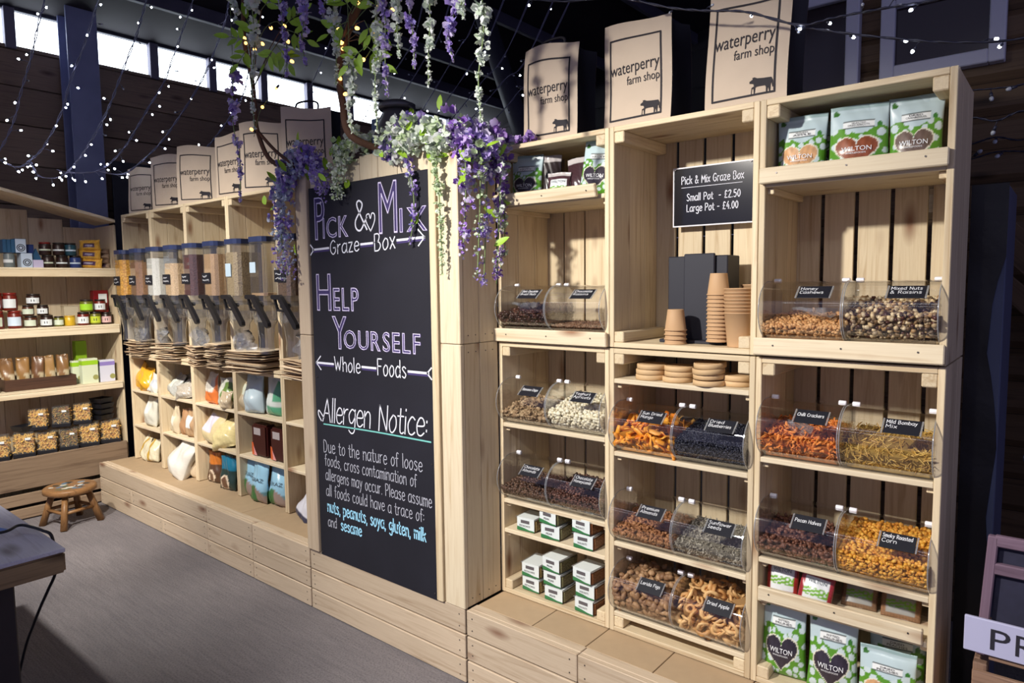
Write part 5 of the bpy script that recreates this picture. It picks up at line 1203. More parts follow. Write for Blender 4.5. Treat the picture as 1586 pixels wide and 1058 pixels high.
# clear packets between them
CLP = printed('clear_packet_print', .25, .6)
def clearbag(label, x, y, z_, w, h, d, fill, lab, rz=0, tilt=0, lean=0, seed=0, text=True, group='small clear packets'):
    def c(u, v, f):
        if f and lab and .14 < u < .86 and .10 < v < .74:
            if .28 < v < .50 and (math.sin(26*u+3)*math.sin(60*v+7*u) > -.2): return S_(116, 170, 60)
            return lab
        k = .75+.5*((math.sin(53*u+31*v)*math.sin(47*v-29*u))*.5+.5)
        return tuple(q*k for q in fill) if v < .86 else S_(190, 184, 184)
    me, f = pillow(w, h, d, c, 26, 32, seed=seed, crimp=.06, wob=.002)
    t = thing('snack_packet', label, 'packet', (x, y, z_), 0, group); t.rotation_euler = (tilt, lean, rz)
    ob('packet', me, CLP, t)
    if text: tx = ob('lettering', font_mesh('WILTON', -w*.30, h*.60, w*.58, h*.09, f), pl('slate_print', (70, 84, 96)), t); tx['kind'] = 'stuff'
    return t
WL = S_(224, 228, 230)
clearbag('small packet of red goji berries standing at the left of the small bag shelf', -.640, 2.035, .5635, .088, .112, .03, S_(150, 44, 40), WL, R(4), R(-14), seed=1)
clearbag('packet of red berries drooping over the shelf lip', -.545, 2.012, .5635, .088, .112, .03, S_(150, 44, 52), WL, R(6), R(-14), R(8), seed=2)
clearbag('packet with grey label in the shade, third along the small bag shelf', -.440, 2.08, .5635, .095, .10, .03, S_(120, 92, 70), S_(150, 150, 146), R(4), R(-30), seed=3)
clearbag('packet with grey label in the shade at the right end of the small bag shelf', -.335, 2.08, .5635, .095, .10, .03, S_(132, 98, 72), S_(150, 150, 146), R(4), R(-30), seed=4)
clearbag('tall clear packet of dark seeds with pale top on the upper left shelf', -1.520, 2.09, 1.8005, .075, .175, .04, S_(48, 40, 42), None, R(30), R(-3), seed=5, text=False)
clearbag('packet of purple berries with white label on the upper left shelf', -1.448, 2.03, 1.8005, .090, .098, .04, S_(70, 44, 52), WL, R(18), R(-8), seed=6)
clearbag('packet of dark purple fruit right of the white labelled packet', -1.385, 2.07, 1.8005, .085, .150, .05, S_(62, 40, 46), None, R(4), R(-6), R(-6), seed=7, text=False)

# ================================================================== snack tubs with printed sleeves
def clump(c1, c2, nm_): return noisy_fill('tub_'+nm_, c1, c2, 130, .35)
TUBF = {'PISTACHIOS': clump(S_(150, 130, 84), S_(110, 84, 60), 'pistachio'), 'PEAR': clump(S_(126, 122, 88), S_(96, 90, 64), 'pear'), 'WALNUTS': clump(S_(132, 86, 56), S_(92, 56, 38), 'walnut')}
SLEEVE = pl('white_sleeve', (222, 230, 230), rough=.4); SGRN = pl('sleeve_green', (58, 120, 74), rough=.4); SGREY = pl('sleeve_grey', (96, 92, 96), rough=.4)
TW, TD, TH = .092, .112, .052
def tbody():
    bm = bmesh.new(); bmesh.ops.create_cube(bm, size=1)
    for v in bm.verts:
        k = 1 if v.co.z > 0 else .93; v.co = Vector((v.co.x*TW*k, v.co.y*TD*k, (v.co.z+.5)*TH))
    bmesh.ops.bevel(bm, geom=list(bm.edges), offset=.006, segments=2, affect='EDGES'); me = bpy.data.meshes.new('tub'); bm.to_mesh(me); bm.free()
    for p in me.polygons: p.use_smooth = False
    return me
TUBM = tbody()
def snack_tub(label, x, y, z_, kind, rz=0):
    t = thing('snack_tub', label, 'tub', (x, y, z_), rz, 'sleeved snack tubs')
    ob('tub', TUBM, TUBF[kind], t); ob('film_lid', box_mesh(TW+.002, TD+.002, .002, 0), clear('tub_film', (.8, .82, .84), .1, 2.5, .15), t, (0, 0, TH+.0005))
    w = TW*.86
    s = ob('sleeve', mesh([(-w/2, -TD/2-.0012, .003), (w/2, -TD/2-.0012, .003), (w/2, -TD/2-.0014, TH+.002), (-w/2, -TD/2-.0014, TH+.002), (w/2, TD*.28, TH+.0025), (-w/2, TD*.28, TH+.0025)], [(0, 1, 2, 3), (3, 2, 4, 5)]), SLEEVE, t)
    y_ = -TD/2-.0022
    ob('green_swoosh', mesh([(-w/2, y_, .003), (w/2, y_, .003), (w/2, y_, .008), (w*.2, y_, .009), (-w*.1, y_, .014), (-w/2, y_, .018)], [(0, 1, 2, 3, 4, 5)]), SGRN, t)
    ob('window', mesh([(-w*.28, y_, TH*.62), (w*.22, y_, TH*.62), (w*.22, y_, TH*.86), (-w*.28, y_, TH*.86)], [(0, 1, 2, 3)]), SGREY, t)
    k = {'PISTACHIOS': .62, 'PEAR': .34, 'WALNUTS': .5}[kind]*w
    l = ob('lettering', font_mesh(kind, -k/2-.004, TH*.36, k, TH*.14), INK, t, (0, y_-.0004, 0)); l['kind'] = 'stuff'
    return t
for zb, place, spec in ((.5495, 'middle shelf', ((-1.600, 2.055, 'PISTACHIOS', 1), (-1.475, 2.045, 'PEAR', 2), (-1.325, 2.045, 'WALNUTS', 2))), (.3085, 'bottom', ((-1.585, 2.075, 'PISTACHIOS', 2), (-1.468, 2.060, 'PEAR', 3), (-1.322, 2.050, 'WALNUTS', 3)))):
    for x, y, kd, n in spec:
        for i in range(n):
            pos = {1: ['single'], 2: ['lower', 'upper'], 3: ['lowest', 'middle', 'top']}[n][i]
            snack_tub('%s %s tub, sleeved in white, in the stack on the crate %s' % (pos, kd.lower(), place), x+random.uniform(-.004, .004), y+random.uniform(-.004, .004), zb+i*(TH+.004), kd, R(random.uniform(-5, 6)))

# ================================================================== cups, cup box and round lids
KR = plain('kraft_cup', S_(188, 152, 114), .65, var=.05); KRD = plain('kraft_lid', S_(200, 168, 126), .65, var=.08); KRI = plain('kraft_inside', S_(214, 190, 156), .6)
cbx = thing('cup_holder', 'charcoal card cup holder standing in the middle crate', 'cup holder', (-.96, 2.16, 1.301))
bx('body', cbx, -1.062, -.856, 2.12, 2.22, 1.302, 1.585, CHARCOAL, .003); bx('front_flap', cbx, -1.000, -.895, 2.108, 2.119, 1.306, 1.592, CHARCOAL, .003); bx('base', cbx, -1.068, -.85, 2.07, 2.118, 1.301, 1.312, CHARCOAL, .002)
def cup_mesh(r0, r1, h): return lathe([(r0, 0), (r0*1.01, .002), (r1, h-.004), (r1+.0025, h-.003), (r1+.0025, h), (r1-.001, h), (r1-.002, h-.004), (r0*.96, .006)], 20)
C_S, C_L = cup_mesh(.026, .034, .068), cup_mesh(.036, .046, .105)
ORD = ['lowest', 'second', 'third', 'fourth', 'fifth', 'sixth', 'seventh', 'eighth', 'ninth', 'tenth', 'eleventh', 'twelfth', 'thirteenth']
def nth(i, n): return 'topmost' if i == n-1 else ORD[i]+('' if i == 0 else ' from the bottom')
def cup(name, label, me, x, y, z_, flip, grp):
    o = ob(name, me, KR, None, (x, y, z_), (R(180) if flip else 0, 0, random.uniform(0, 6))); tag(o, label, 'cup', grp); return o
for i in range(4): cup('paper_cup', 'small kraft cup, %s in the short stack left of the cup holder' % nth(i, 4), C_S, -.992, 2.035, 1.3015+.068+i*.0145, True, 'short stack of small kraft cups')
for i in range(13): cup('paper_cup', 'small kraft cup, %s in the tall narrow stack' % nth(i, 13), C_S, -.862, 2.065, 1.312+.068+i*.0122, True, 'tall stack of small kraft cups')
for i in range(8): cup('paper_cup', 'large kraft cup, %s in the big upright stack' % nth(i, 8), C_L, -.785, 2.045, 1.3015+i*.0105, False, 'big stack of large kraft cups')
for i in range(5): cup('paper_cup', 'large kraft cup, %s in the rear stack behind the big one' % nth(i, 5), C_L, -.778, 2.165, 1.3015+i*.021, False, 'rear stack of large kraft cups')
LID = lathe([(.047, 0), (.050, .001), (.050, .015), (.047, .017), (.046, .017), (.046, .0155)], 24)
for nm_, x, y, n, tl in (('left', -1.085, 2.045, 3, 0), ('second', -.985, 2.05, 3, 0), ('front tilted', -.872, 2.028, 4, 8), ('right', -.795, 2.07, 2, 0)):
    for i in range(n):
        k = R(tl*(i/n)*random.uniform(.6, 1.2)); o = ob('round_lid', LID, KRD, None, (x+random.uniform(-.004, .004), y+random.uniform(-.004, .004), 1.1785+i*.0175+(.003 if k else 0)), (k, -k*.5, 0)); tag(o, 'round kraft lid, %s in the %s stack on the lid shelf' % (nth(i, n), nm_), 'lid', '%s stack of round kraft lids' % nm_)

# ================================================================== paper carrier bags on top of the crates
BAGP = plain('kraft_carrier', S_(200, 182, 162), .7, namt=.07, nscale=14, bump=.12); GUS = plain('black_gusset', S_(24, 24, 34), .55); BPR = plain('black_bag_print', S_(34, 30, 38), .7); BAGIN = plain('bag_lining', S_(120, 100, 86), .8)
COW = [(0, 0), (.03, .0), (.05, .30), (.12, .33), (.13, .02), (.17, .02), (.20, .36), (.26, .40), (.62, .40), (.66, .30), (.66, .0), (.71, .0), (.75, .34), (.80, .02), (.84, .02), (.86, .40), (.90, .52), (.93, .25), (.96, .25), (.95, .62), (.88, .78), (.55, .80), (.28, .84), (.16, .92), (.06, .90), (.08, .82), (-.06, .72), (-.06, .62), (.04, .60), (.12, .56), (.14, .44), (.03, .38)]
def carrier(label, x, y, z_, w=.25, h=.33, d=.11, rz=0, seed=0, handle=False, lean=0, group='printed paper carrier bags'):
    rg = np.random.default_rng(seed); ph = rg.uniform(0, 6, 4)
    def F(a, b):      # front surface: a in 0..w from the left, b height
        u, v = a/w, b/h
        bul = -.012*math.sin(math.pi*min(max(u, 0), 1))*math.sin(math.pi*min(max(v, 0), 1)*.8) + .006*math.sin(5*v+ph[0])*v + .004*math.sin(6*u+ph[1])*v
        return (a-w/2+.008*math.sin(3*v+ph[2])*v, bul, b+(.010*math.sin(4.2*u+ph[3])*max(0, v-.6)/.4))
    t = thing('carrier_bag', label, 'bag', (x, y, z_), rz, group); t.rotation_euler = (lean, 0, rz)
    nx, ny = 10, 12
    def grid(fn):
        vs = [fn(i/nx, j/ny) for j in range(ny+1) for i in range(nx+1)]; fs = []
        for j in range(ny):
            for i in range(nx): q = j*(nx+1)+i; fs.append((q, q+1, q+nx+2, q+nx+1))
        return mesh(vs, fs, True)
    ob('front_panel', grid(lambda u, v: F(u*w, v*h)), BAGP, t)
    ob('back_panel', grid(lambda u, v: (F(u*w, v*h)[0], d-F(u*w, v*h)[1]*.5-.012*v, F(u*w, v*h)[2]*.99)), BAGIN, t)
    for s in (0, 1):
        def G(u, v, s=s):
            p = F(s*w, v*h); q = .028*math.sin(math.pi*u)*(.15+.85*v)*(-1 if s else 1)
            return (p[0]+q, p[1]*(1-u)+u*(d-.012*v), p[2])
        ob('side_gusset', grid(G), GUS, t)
    bx_ = ob('base', box_mesh(w*.98, d*.96, .003, 0), GUS, t, (0, d/2, .0022))
    off = lambda a, b, e=.0016: (lambda p: (p[0], p[1]-e, p[2]))(F(a, b))
    l, r_, bo, to = .10*w, .86*w, .09*h, .84*h
    seg = lambda p, q, n=10: [(p[0]+(q[0]-p[0])*k/n, p[1]+(q[1]-p[1])*k/n) for k in range(n+1)]
    o = ob('border_print', ribbon([seg((l, bo), (r_, bo)), seg((r_, bo), (r_, to)), seg((r_, to), (l, to)), seg((l, to), (l, bo))], .0058, off), BPR, t)
    for tx, a, b, ww, hh in (('waterperry', .10*w, .475*h, .74*w, .125*h), ('farm shop', .36*w, .375*h, .48*w, .105*h)):
        q = ob('lettering', font_mesh(tx, a, b, ww, hh, off), BPR, t); q['kind'] = 'stuff'
    cw, ch = .27*w, .15*h
    ob('cow_print', mesh([off(.585*w+p[0]*cw, bo+p[1]*ch) for p in COW], [tuple(range(len(COW)))]), BPR, t)
    if handle: ob('handle', tube(smooth_line([(-w*.22, .004, h*.96), (-w*.20, .01, h*1.06), (0, .015, h*1.09), (w*.20, .01, h*1.06), (w*.22, .004, h*.96)], 5), .005, 6), BPR, t)
    return t
LB = ['far left', 'second from the left', 'third from the left', 'fourth from the left', 'fifth from the left', 'sixth, nearest the chalkboard']
for i, (x, rz, h) in enumerate(((-5.00, 16, .31), (-4.60, 20, .345), (-4.205, 30, .35), (-3.80, 8, .365), (-3.46, 26, .375), (-3.03, 30, .385))):
    carrier('kraft carrier bag on the dispenser crates, %s' % LB[i], x, 2.07, ZT+.002, .27, h, .12, R(rz), i, i == 5)
carrier('kraft carrier bag above the upper left pouches, smallest looking of three', -1.505, 2.055, ZT+.002, .235, .345, .13, R(2), 11, True, R(-3))
carrier('kraft carrier bag above the price sign crate, middle of three', -1.145, 2.045, ZT+.002, .255, .345, .13, R(-3), 12, False, R(-3))
carrier('kraft carrier bag at the right, cut off by the top of the picture', -.785, 2.05, ZT+.002, .25, .36, .13, R(-2), 13, False, R(-4))

# milk churn and post behind the panel
CH = plain('churn_metal', S_(112, 112, 116), .45, .6, namt=.2, nscale=9)
mc = thing('milk_churn', 'old grey metal milk churn standing behind the chalkboard panel', 'churn', (-2.44, 2.15, ZT-.002))
ob('body', lathe([(.095, 0), (.105, .01), (.105, .16), (.095, .175), (.105, .18), (.105, .19), (.065, .27), (.062, .29)], 28), CH, mc); ob('lid', lathe([(.080, .29), (.085, .30), (.085, .315), (.05, .33), (.02, .335)], 24), CH, mc)
for s in (-1, 1): ob('handle', tube(smooth_line([(s*.075, 0, .23), (s*.11, 0, .23), (s*.115, 0, .27), (s*.08, 0, .30)], 5), .007, 6), CH, mc)
pp = bx('blue_post', None, -2.86, -2.78, 2.34, 2.42, 0, 2.36, plain('pale_blue_post', S_(120, 140, 170), .6, namt=.1, nscale=10), .004); tag(pp, 'pale blue square post rising behind the chalkboard panel', 'post')
# ================================================================== wisteria
WHITEF = island('white_blossom', [S_(236, 240, 236), S_(214, 226, 210), S_(244, 244, 248), S_(206, 222, 196), S_(226, 236, 232)], .6, .2, trans=.25)
GREENF = island('green_white_blossom', [S_(196, 214, 166), S_(226, 236, 214), S_(170, 196, 140), S_(236, 240, 232)], .6, .2, trans=.25)
PURPF = island('purple_blossom', [S_(158, 132, 210), S_(186, 164, 228), S_(134, 106, 196), S_(212, 200, 238), S_(170, 146, 218), S_(146, 150, 220)], .6, .2, trans=.25)
LILF = island('pale_lilac_blossom', [S_(206, 192, 234), S_(226, 218, 240), S_(186, 168, 226), S_(232, 234, 240)], .6, .2, trans=.25)
BLUEF = island('blue_white_blossom', [S_(190, 200, 226), S_(220, 228, 234), S_(166, 170, 214), S_(206, 220, 206)], .6, .2, trans=.25)
DEEPF = island('deep_purple_blossom', [S_(138, 92, 192), S_(164, 120, 210), S_(116, 74, 170), S_(192, 160, 226), S_(218, 206, 236), S_(150, 104, 200)], .6, .2, trans=.25)
STEMG = plain('green_stem', S_(120, 140, 90), .6); LEAFM = island('green_leaf', [S_(150, 186, 60), S_(110, 156, 44), S_(180, 206, 90)], .5, .3, trans=.3)
LEAFY = plain('leaf_green', S_(150, 190, 56), .5, var=.25)
def petals(centres, sizes, rg):
    """florets: two cupped petals and a keel each, all in one mesh"""
    G = []
    for j in range(3):
        for i in range(3): u, v = i/2-.5, j/2; G.append((u*(1.1-.35*abs(v-.5)*2), v, .35*(u*u*4)*.5+.28*v*v))
    G = np.array(G); Q = [(0, 1, 4, 3), (1, 2, 5, 4), (3, 4, 7, 6), (4, 5, 8, 7)]; vs, fs = [], []
    for c, s in zip(centres, sizes):
        b = rg.normal(size=3); b /= np.linalg.norm(b)
        for k in range(3):
            d = b+rg.normal(size=3)*.7; d /= np.linalg.norm(d); r = np.cross(d, rg.normal(size=3)); r /= np.linalg.norm(r); n = np.cross(r, d)
            kk = len(vs); sc = s*(1 if k < 2 else .7)
            vs += list(np.array(c)+(G[:, :1]*r+G[:, 1:2]*d+G[:, 2:3]*n)*sc); fs += [tuple(kk+i for i in q) for q in Q]
    return mesh(vs, fs, True)
LEAFMESH = mesh([(0, 0, 0), (.16, .22, .03), (.20, .5, .045), (.12, .8, .03), (0, 1, -.02), (-.12, .8, .03), (-.20, .5, .045), (-.16, .22, .03), (0, .3, 0), (0, .6, .005)],
    [(0, 1, 8), (1, 2, 9, 8), (2, 3, 9), (3, 4, 9), (4, 5, 9), (5, 6, 9), (6, 7, 8, 9), (7, 0, 8)], True)
def strand(name, label, pts, r0, r1, n, m, seed, size=.017, leaves=0, group='hanging wisteria strands', taper=True, m2=None):
    """one raceme or garland: stem along pts, florets round it (radius r0 at the start to r1 at the end)"""
    rg = np.random.default_rng(seed+200); L = smooth_line(pts, 8); o0 = Vector(L[0])
    t = thing(name, label, 'flowers', o0, 0, group); P = [Vector(p)-o0 for p in L]
    ob('stem', tube(P, .0022, 5), STEMG, t)
    for mm, frac in ((m, 1.0 if m2 is None else .6),) + (((m2, .4),) if m2 else ()):
        C, S = [], []
        for k in range(int(n*frac)):
            s = rg.uniform(0, 1); s = min(.999, max(0, s+.035*math.sin(s*26+seed)))*(len(P)-1); i = min(int(s), len(P)-2); c = P[i].lerp(P[i+1], s-i); q = s/(len(P)-1)
            rad = (r0+(r1-r0)*min(1, q*1.25))*math.sqrt(rg.uniform(.05, 1)); d = rg.normal(size=3); d /= np.linalg.norm(d); C.append(np.array(c)+d*rad); S.append(size*(1-.68*q if taper else 1)*rg.uniform(.6, 1.25))
        b = ob('blossoms', petals(C, S, rg), mm, t); b['kind'] = 'stuff'
    for k in range(leaves):
        s = rg.uniform(0, .9)*(len(P)-1); c = P[int(s)]
        ob('leaf', LEAFMESH, LEAFY, t, c+Vector(rg.normal(size=3)*(r0*.6)), (R(60)+rg.uniform(-.8, .8), rg.uniform(-.9, .9), R(35)+rg.uniform(-1, 1)), (rg.uniform(.05, .08),)*3)
    return t
HANG = [('w', -2.744, 2.73, 2.599), ('w', -2.626, 2.68, 2.15), ('p', -2.398, 2.66, 2.316), ('p', -2.785, 2.40, 1.86), ('p', -2.27, 2.63, 2.321), ('p', -2.134, 2.60, 2.446), ('w', -2.08, 2.58, 2.219), ('w', -2.002, 2.30, 2.043), ('w', -1.857, 2.52, 2.022), ('p', -1.809, 2.50, 2.131), ('w', -1.745, 2.49, 2.243), ('p', -1.678, 2.47, 2.193), ('w', -1.599, 2.45, 2.133), ('p', -1.502, 2.43, 2.182), ('w', -1.455, 2.42, 2.298), ('w', -1.383, 2.40, 1.98)]
HW = ['short white strand, leftmost at the top edge', 'long white strand hanging left of the leafy twigs', 'purple strand beside the left leafy twigs', 'lowest purple strand hanging before the paper carrier bags', 'slim purple strand right of the left twigs', 'short pale purple strand at the top edge', 'white strand left of the curly branch', 'short white strand hanging low behind the curly branch', 'longest white strand near the middle', 'purple strand just right of the longest white one', 'short white strand between two purple ones', 'bushy purple strand right of the middle', 'white strand second from the right among the long ones', 'slim purple strand at the right', 'shortest white strand at the top right', 'long white strand at the far right above the flowers']
for i, (c, x, zt_, zb_) in enumerate(HANG):
    L_ = zt_-zb_; rg = np.random.default_rng(i); k = rg.uniform(-.012, .012, 3)
    strand('wisteria_strand', HW[i], [(x, 1.55, zt_), (x+k[0], 1.55+k[1], zt_-L_*.35), (x-k[0], 1.55-k[1], zt_-L_*.7), (x+k[2], 1.55, zb_)], .026 if L_ < .35 else .030, .004, int(30+84*L_/.5), WHITEF if c == 'w' else PURPF, i, .022, m2=None if c == 'w' else LILF)
# canopy frame the strands hang from, above the picture
cf = thing('hanging_frame', 'dark metal frame above the picture that the wisteria hangs from', 'frame', (-2.1, 1.55, 2.8))
bx('bar', cf, -2.9, -1.3, 1.54, 1.56, 2.74, 2.76, BLACK, .002)
for x in (-2.85, -1.35): bx('hanger', cf, x-.004, x+.004, 1.546, 1.554, 2.76, roofz(x)-.02, BLACK, 0)
for i, (c, x, zt_, zb_) in enumerate(HANG):
    if zt_ < 2.735: ob('thread', tube([(x+2.1, 0, zt_-2.8), (x+2.1, 0, -.05)], .0012, 4), STEMG, cf)
# curly branches with green leaves
BRK_ = plain('brown_bark', S_(96, 68, 52), .8, namt=.3, nscale=40, bump=.4)
b1 = thing('curly_branch', 'thick brown curly branch rising among the flowers above the chalkboard', 'branch', (-2.15, 1.65, 2.0), 0, 'curly branches')
ob('wood', tube([Vector(p)-Vector((-2.15, 1.65, 2.0)) for p in smooth_line([(-2.10, 1.80, 2.02), (-2.15, 1.66, 2.07), (-2.179, 1.65, 2.192), (-2.197, 1.65, 2.301), (-2.181, 1.65, 2.366), (-2.118, 1.65, 2.466), (-2.03, 1.65, 2.56), (-1.98, 1.65, 2.66)], 6)], .014, 8), BRK_, b1)
b2 = thing('curly_branch', 'thin forked brown branch before the paper carrier bags', 'branch', (-2.70, 1.65, 2.0), 0, 'curly branches')
ob('wood', tube([Vector(p)-Vector((-2.70, 1.65, 2.0)) for p in smooth_line([(-2.62, 1.75, 2.02), (-2.698, 1.66, 2.04), (-2.784, 1.65, 2.179), (-2.796, 1.65, 2.293), (-2.812, 1.65, 2.412), (-2.862, 1.65, 2.586), (-2.85, 1.65, 2.76)], 6)], .010, 8), BRK_, b2)
ob('fork', tube([Vector(p)-Vector((-2.70, 1.65, 2.0)) for p in smooth_line([(-2.784, 1.65, 2.179), (-2.66, 1.655, 2.08), (-2.60, 1.70, 2.02)], 6)], .007, 6), BRK_, b2)
def spray(t, c, ang, n=5, L=.10, size=.055, seed=0):
    """a pinnate leaf: midrib with leaflets in pairs, spread facing the aisle"""
    rg = np.random.default_rng(seed+300); o = Vector(t.location); c = Vector(c)-o
    ex = Vector((math.cos(R(38)), math.sin(R(38)), 0)); ez = Vector((0, 0, 1))      # the plane a visitor in the aisle sees
    d = ex*math.cos(ang)+ez*math.sin(ang); nrm = Vector((math.sin(R(38)), -math.cos(R(38)), .15)).normalized()
    ob('midrib', tube([c, c+d*L*.5+Vector((0, 0, .006)), c+d*L], .0016, 4), STEMG, t)
    for k in range(n):
        q = 1.0 if k == n-1 else .35+.5*(k//2)/max(1, (n-1)//2); a = 0 if k == n-1 else (R(58) if k % 2 else R(-58))
        v = (Matrix.Rotation(a+rg.uniform(-.2, .2), 3, nrm) @ d); nn = (nrm+Vector(rg.normal(size=3)*.28)).normalized(); x = v.cross(nn).normalized(); nn = x.cross(v)
        l = ob('leaf', LEAFMESH, LEAFY, t); s = size*rg.uniform(.85, 1.2); p = c+d*L*q
        l.matrix_local = Matrix(((x.x*s, v.x*s, nn.x*s, p.x), (x.y*s, v.y*s, nn.y*s, p.y), (x.z*s, v.z*s, nn.z*s, p.z), (0, 0, 0, 1)))
for t, st_, SP in ((b2, (-2.806, 1.65, 2.36), [((-2.70, 1.58, 2.52), 2.9), ((-2.70, 1.58, 2.50), -2.2), ((-2.66, 1.58, 2.52), 1.9), ((-2.50, 1.58, 2.46), -1.0), ((-2.50, 1.58, 2.46), -2.2), ((-2.42, 1.58, 2.50), -.5), ((-2.60, 1.58, 2.62), .8), ((-2.45, 1.58, 2.52), .6)]),
                   (b1, (-2.15, 1.65, 2.41), [((-2.02, 1.58, 2.47), 2.2), ((-2.02, 1.58, 2.46), .9), ((-1.95, 1.58, 2.42), -1.2), ((-1.95, 1.58, 2.33), -2.4), ((-1.94, 1.58, 2.33), -.8), ((-1.96, 1.58, 2.36), .3), ((-2.04, 1.58, 2.44), -2.6)])):
    o = Vector(t.location)
    for k, (c, a) in enumerate(SP):
        spray(t, c, a, 5, .085, .060, k+len(SP)*7); ob('twig', tube([Vector(st_)-o, (Vector(st_).lerp(Vector(c), .6)+Vector((0, 0, .02)))-o, Vector(c)-o], .0022, 4), BRK_, t)
# garlands resting on the panel
strand('wisteria_garland', 'lilac and white garland spilling down the left edge of the chalkboard panel', [(-2.62, 1.74, 2.06), (-2.70, 1.725, 1.97), (-2.735, 1.72, 1.85), (-2.74, 1.72, 1.70), (-2.715, 1.725, 1.55)], .062, .052, 520, BLUEF, 31, .024, 8, 'wisteria garlands on the panel', True, PURPF)
strand('wisteria_garland', 'purple cluster hanging over the top left of the chalkboard', [(-2.60, 1.745, 2.05), (-2.50, 1.73, 2.03), (-2.45, 1.725, 1.95), (-2.43, 1.735, 1.88)], .062, .040, 260, PURPF, 32, .021, 5, 'wisteria garlands on the panel', True, LILF)
strand('wisteria_garland', 'white green cluster hanging over the chalkboard beside the purple one', [(-2.22, 1.76, 2.08), (-2.32, 1.74, 2.03), (-2.335, 1.73, 1.95), (-2.345, 1.735, 1.86)], .062, .034, 280, GREENF, 33, .020, 5, 'wisteria garlands on the panel', True, WHITEF)
strand('wisteria_garland', 'pale green and white mass along the top right of the chalkboard', [(-2.02, 1.75, 2.03), (-1.93, 1.735, 2.055), (-1.85, 1.73, 2.04), (-1.78, 1.735, 2.03), (-1.72, 1.74, 2.02)], .070, .060, 420, WHITEF, 34, .020, 14, 'wisteria garlands on the panel', False, GREENF)
strand('wisteria_garland', 'violet sprig on the top of the chalkboard left of the pale mass', [(-2.04, 1.74, 2.00), (-1.99, 1.735, 2.05), (-1.92, 1.74, 2.09), (-1.86, 1.75, 2.10)], .030, .025, 110, PURPF, 35, .022, 3, 'wisteria garlands on the panel', False)
strand('wisteria_garland', 'slim purple strand hanging across the word Mix', [(-1.985, 1.75, 2.02), (-1.92, 1.742, 1.93), (-1.90, 1.745, 1.82), (-1.915, 1.75, 1.72), (-1.94, 1.752, 1.65)], .020, .008, 90, PURPF, 36, .017, 1, 'wisteria garlands on the panel')
strand('wisteria_garland', 'small white sprig hanging near the top right corner of the chalkboard', [(-1.93, 1.74, 2.0), (-1.925, 1.74, 1.93), (-1.92, 1.745, 1.87)], .018, .010, 50, WHITEF, 37, .015, 0, 'wisteria garlands on the panel')
strand('wisteria_garland', 'long white green strand hanging down the right post of the panel', [(-1.78, 1.74, 2.0), (-1.76, 1.735, 1.85), (-1.752, 1.735, 1.70), (-1.755, 1.74, 1.54)], .026, .010, 170, GREENF, 38, .016, 1, 'wisteria garlands on the panel')
for i, (y, zb_, dx, la, mm, m2, n, sz) in enumerate(((1.758, 1.60, 0, 'front purple cascade on the side of the panel', DEEPF, LILF, 150, .027), (1.80, 1.53, .03, 'pale green stemmed cascade second from the front on the panel side', GREENF, PURPF, 150, .022), (1.845, 1.51, .02, 'middle purple cascade on the side of the panel with pale blooms', PURPF, LILF, 170, .027), (1.89, 1.56, .045, 'white flecked cascade right of the middle purple one', WHITEF, DEEPF, 130, .024), (1.925, 1.50, .01, 'deep purple cascade on the side of the panel', DEEPF, PURPF, 190, .027), (1.962, 1.55, .0, 'inner purple cascade beside the upper left crate', DEEPF, LILF, 150, .025))):
    strand('wisteria_garland', la, [(-1.70, y, 2.06), (-1.655+dx, y, 1.98), (-1.65+dx, y, 1.82), (-1.66+dx, y-.01, zb_)], .050, .020, n, mm, 50+i, sz, 3 if i < 3 else 1, 'wisteria garlands on the panel', True, m2)
strand('wisteria_garland', 'slender pale green strand hanging in front of the upper left crate', [(-1.655, 1.975, 2.02), (-1.645, 1.955, 1.87), (-1.64, 1.955, 1.74), (-1.645, 1.96, 1.60)], .020, .012, 130, GREENF, 60, .016, 1, 'wisteria garlands on the panel')
strand('wisteria_garland', 'low purple blossoms lying along the top of the upper left crate', [(-1.70, 1.98, 2.045), (-1.64, 2.0, 2.035), (-1.55, 2.02, 2.032)], .018, .012, 60, DEEPF, 61, .018, 0, 'wisteria garlands on the panel', False)

# ================================================================== fairy lights
WIRE = plain('dark_wire', S_(44, 46, 66), .5); WIREL = plain('pale_wire', S_(112, 112, 140), .5)
BULB = emitter('cool_white_bulb', (.82, .88, 1.0), 26, False); BULBW = emitter('warm_bulb', (1.0, .50, .12), 4.5, False); DEADB = plain('unlit_bulb', S_(170, 176, 190), .2)
BM = lathe([(.0012, 0), (.0042, .002), (.0046, .006), (.003, .010), (.001, .011)], 8); BCAP = lathe([(.0032, -.010), (.0036, 0)], 6)
def fairy(label, pts, nb, seed, lit=1.0, wire=None, r=.0030, size=1.0, bulb=None, cat='string lights', group='fairy light strings', lead=.03):
    rg = np.random.default_rng(seed+77); L = smooth_line(pts, 7); o0 = Vector(L[0]); t = thing('fairy_light_string', label, cat, o0, 0, group)
    P = [Vector(p)-o0 for p in L]
    for s in (0, 1):    # two twisted flexes
        ob('wire', tube([p+Vector((math.sin(k*1.1+s*math.pi)*r*1.3, math.cos(k*1.1+s*math.pi)*r*1.3, 0)) for k, p in enumerate(P)], r*.75, 4), wire or WIRE, t)
    for k in range(nb):
        s = (k+.5+rg.uniform(-.25, .25))/nb*(len(P)-1); i = min(int(s), len(P)-2); c = P[i].lerp(P[i+1], s-i)
        d = Vector((rg.normal(), rg.normal(), rg.normal()*.6-.3)).normalized()*lead
        lead_ = ob('lead', tube([c, c+d*.5+Vector((0, 0, .004)), c+d], .0013, 4), wire or WIRE, t)
        b = ob('bulb', BM, (bulb or BULB) if rg.uniform() < lit else DEADB, t, c+d, d.to_track_quat('Z', 'Y').to_euler(), (size,)*3); ob('cap', BCAP, WIRE, b)
    return t
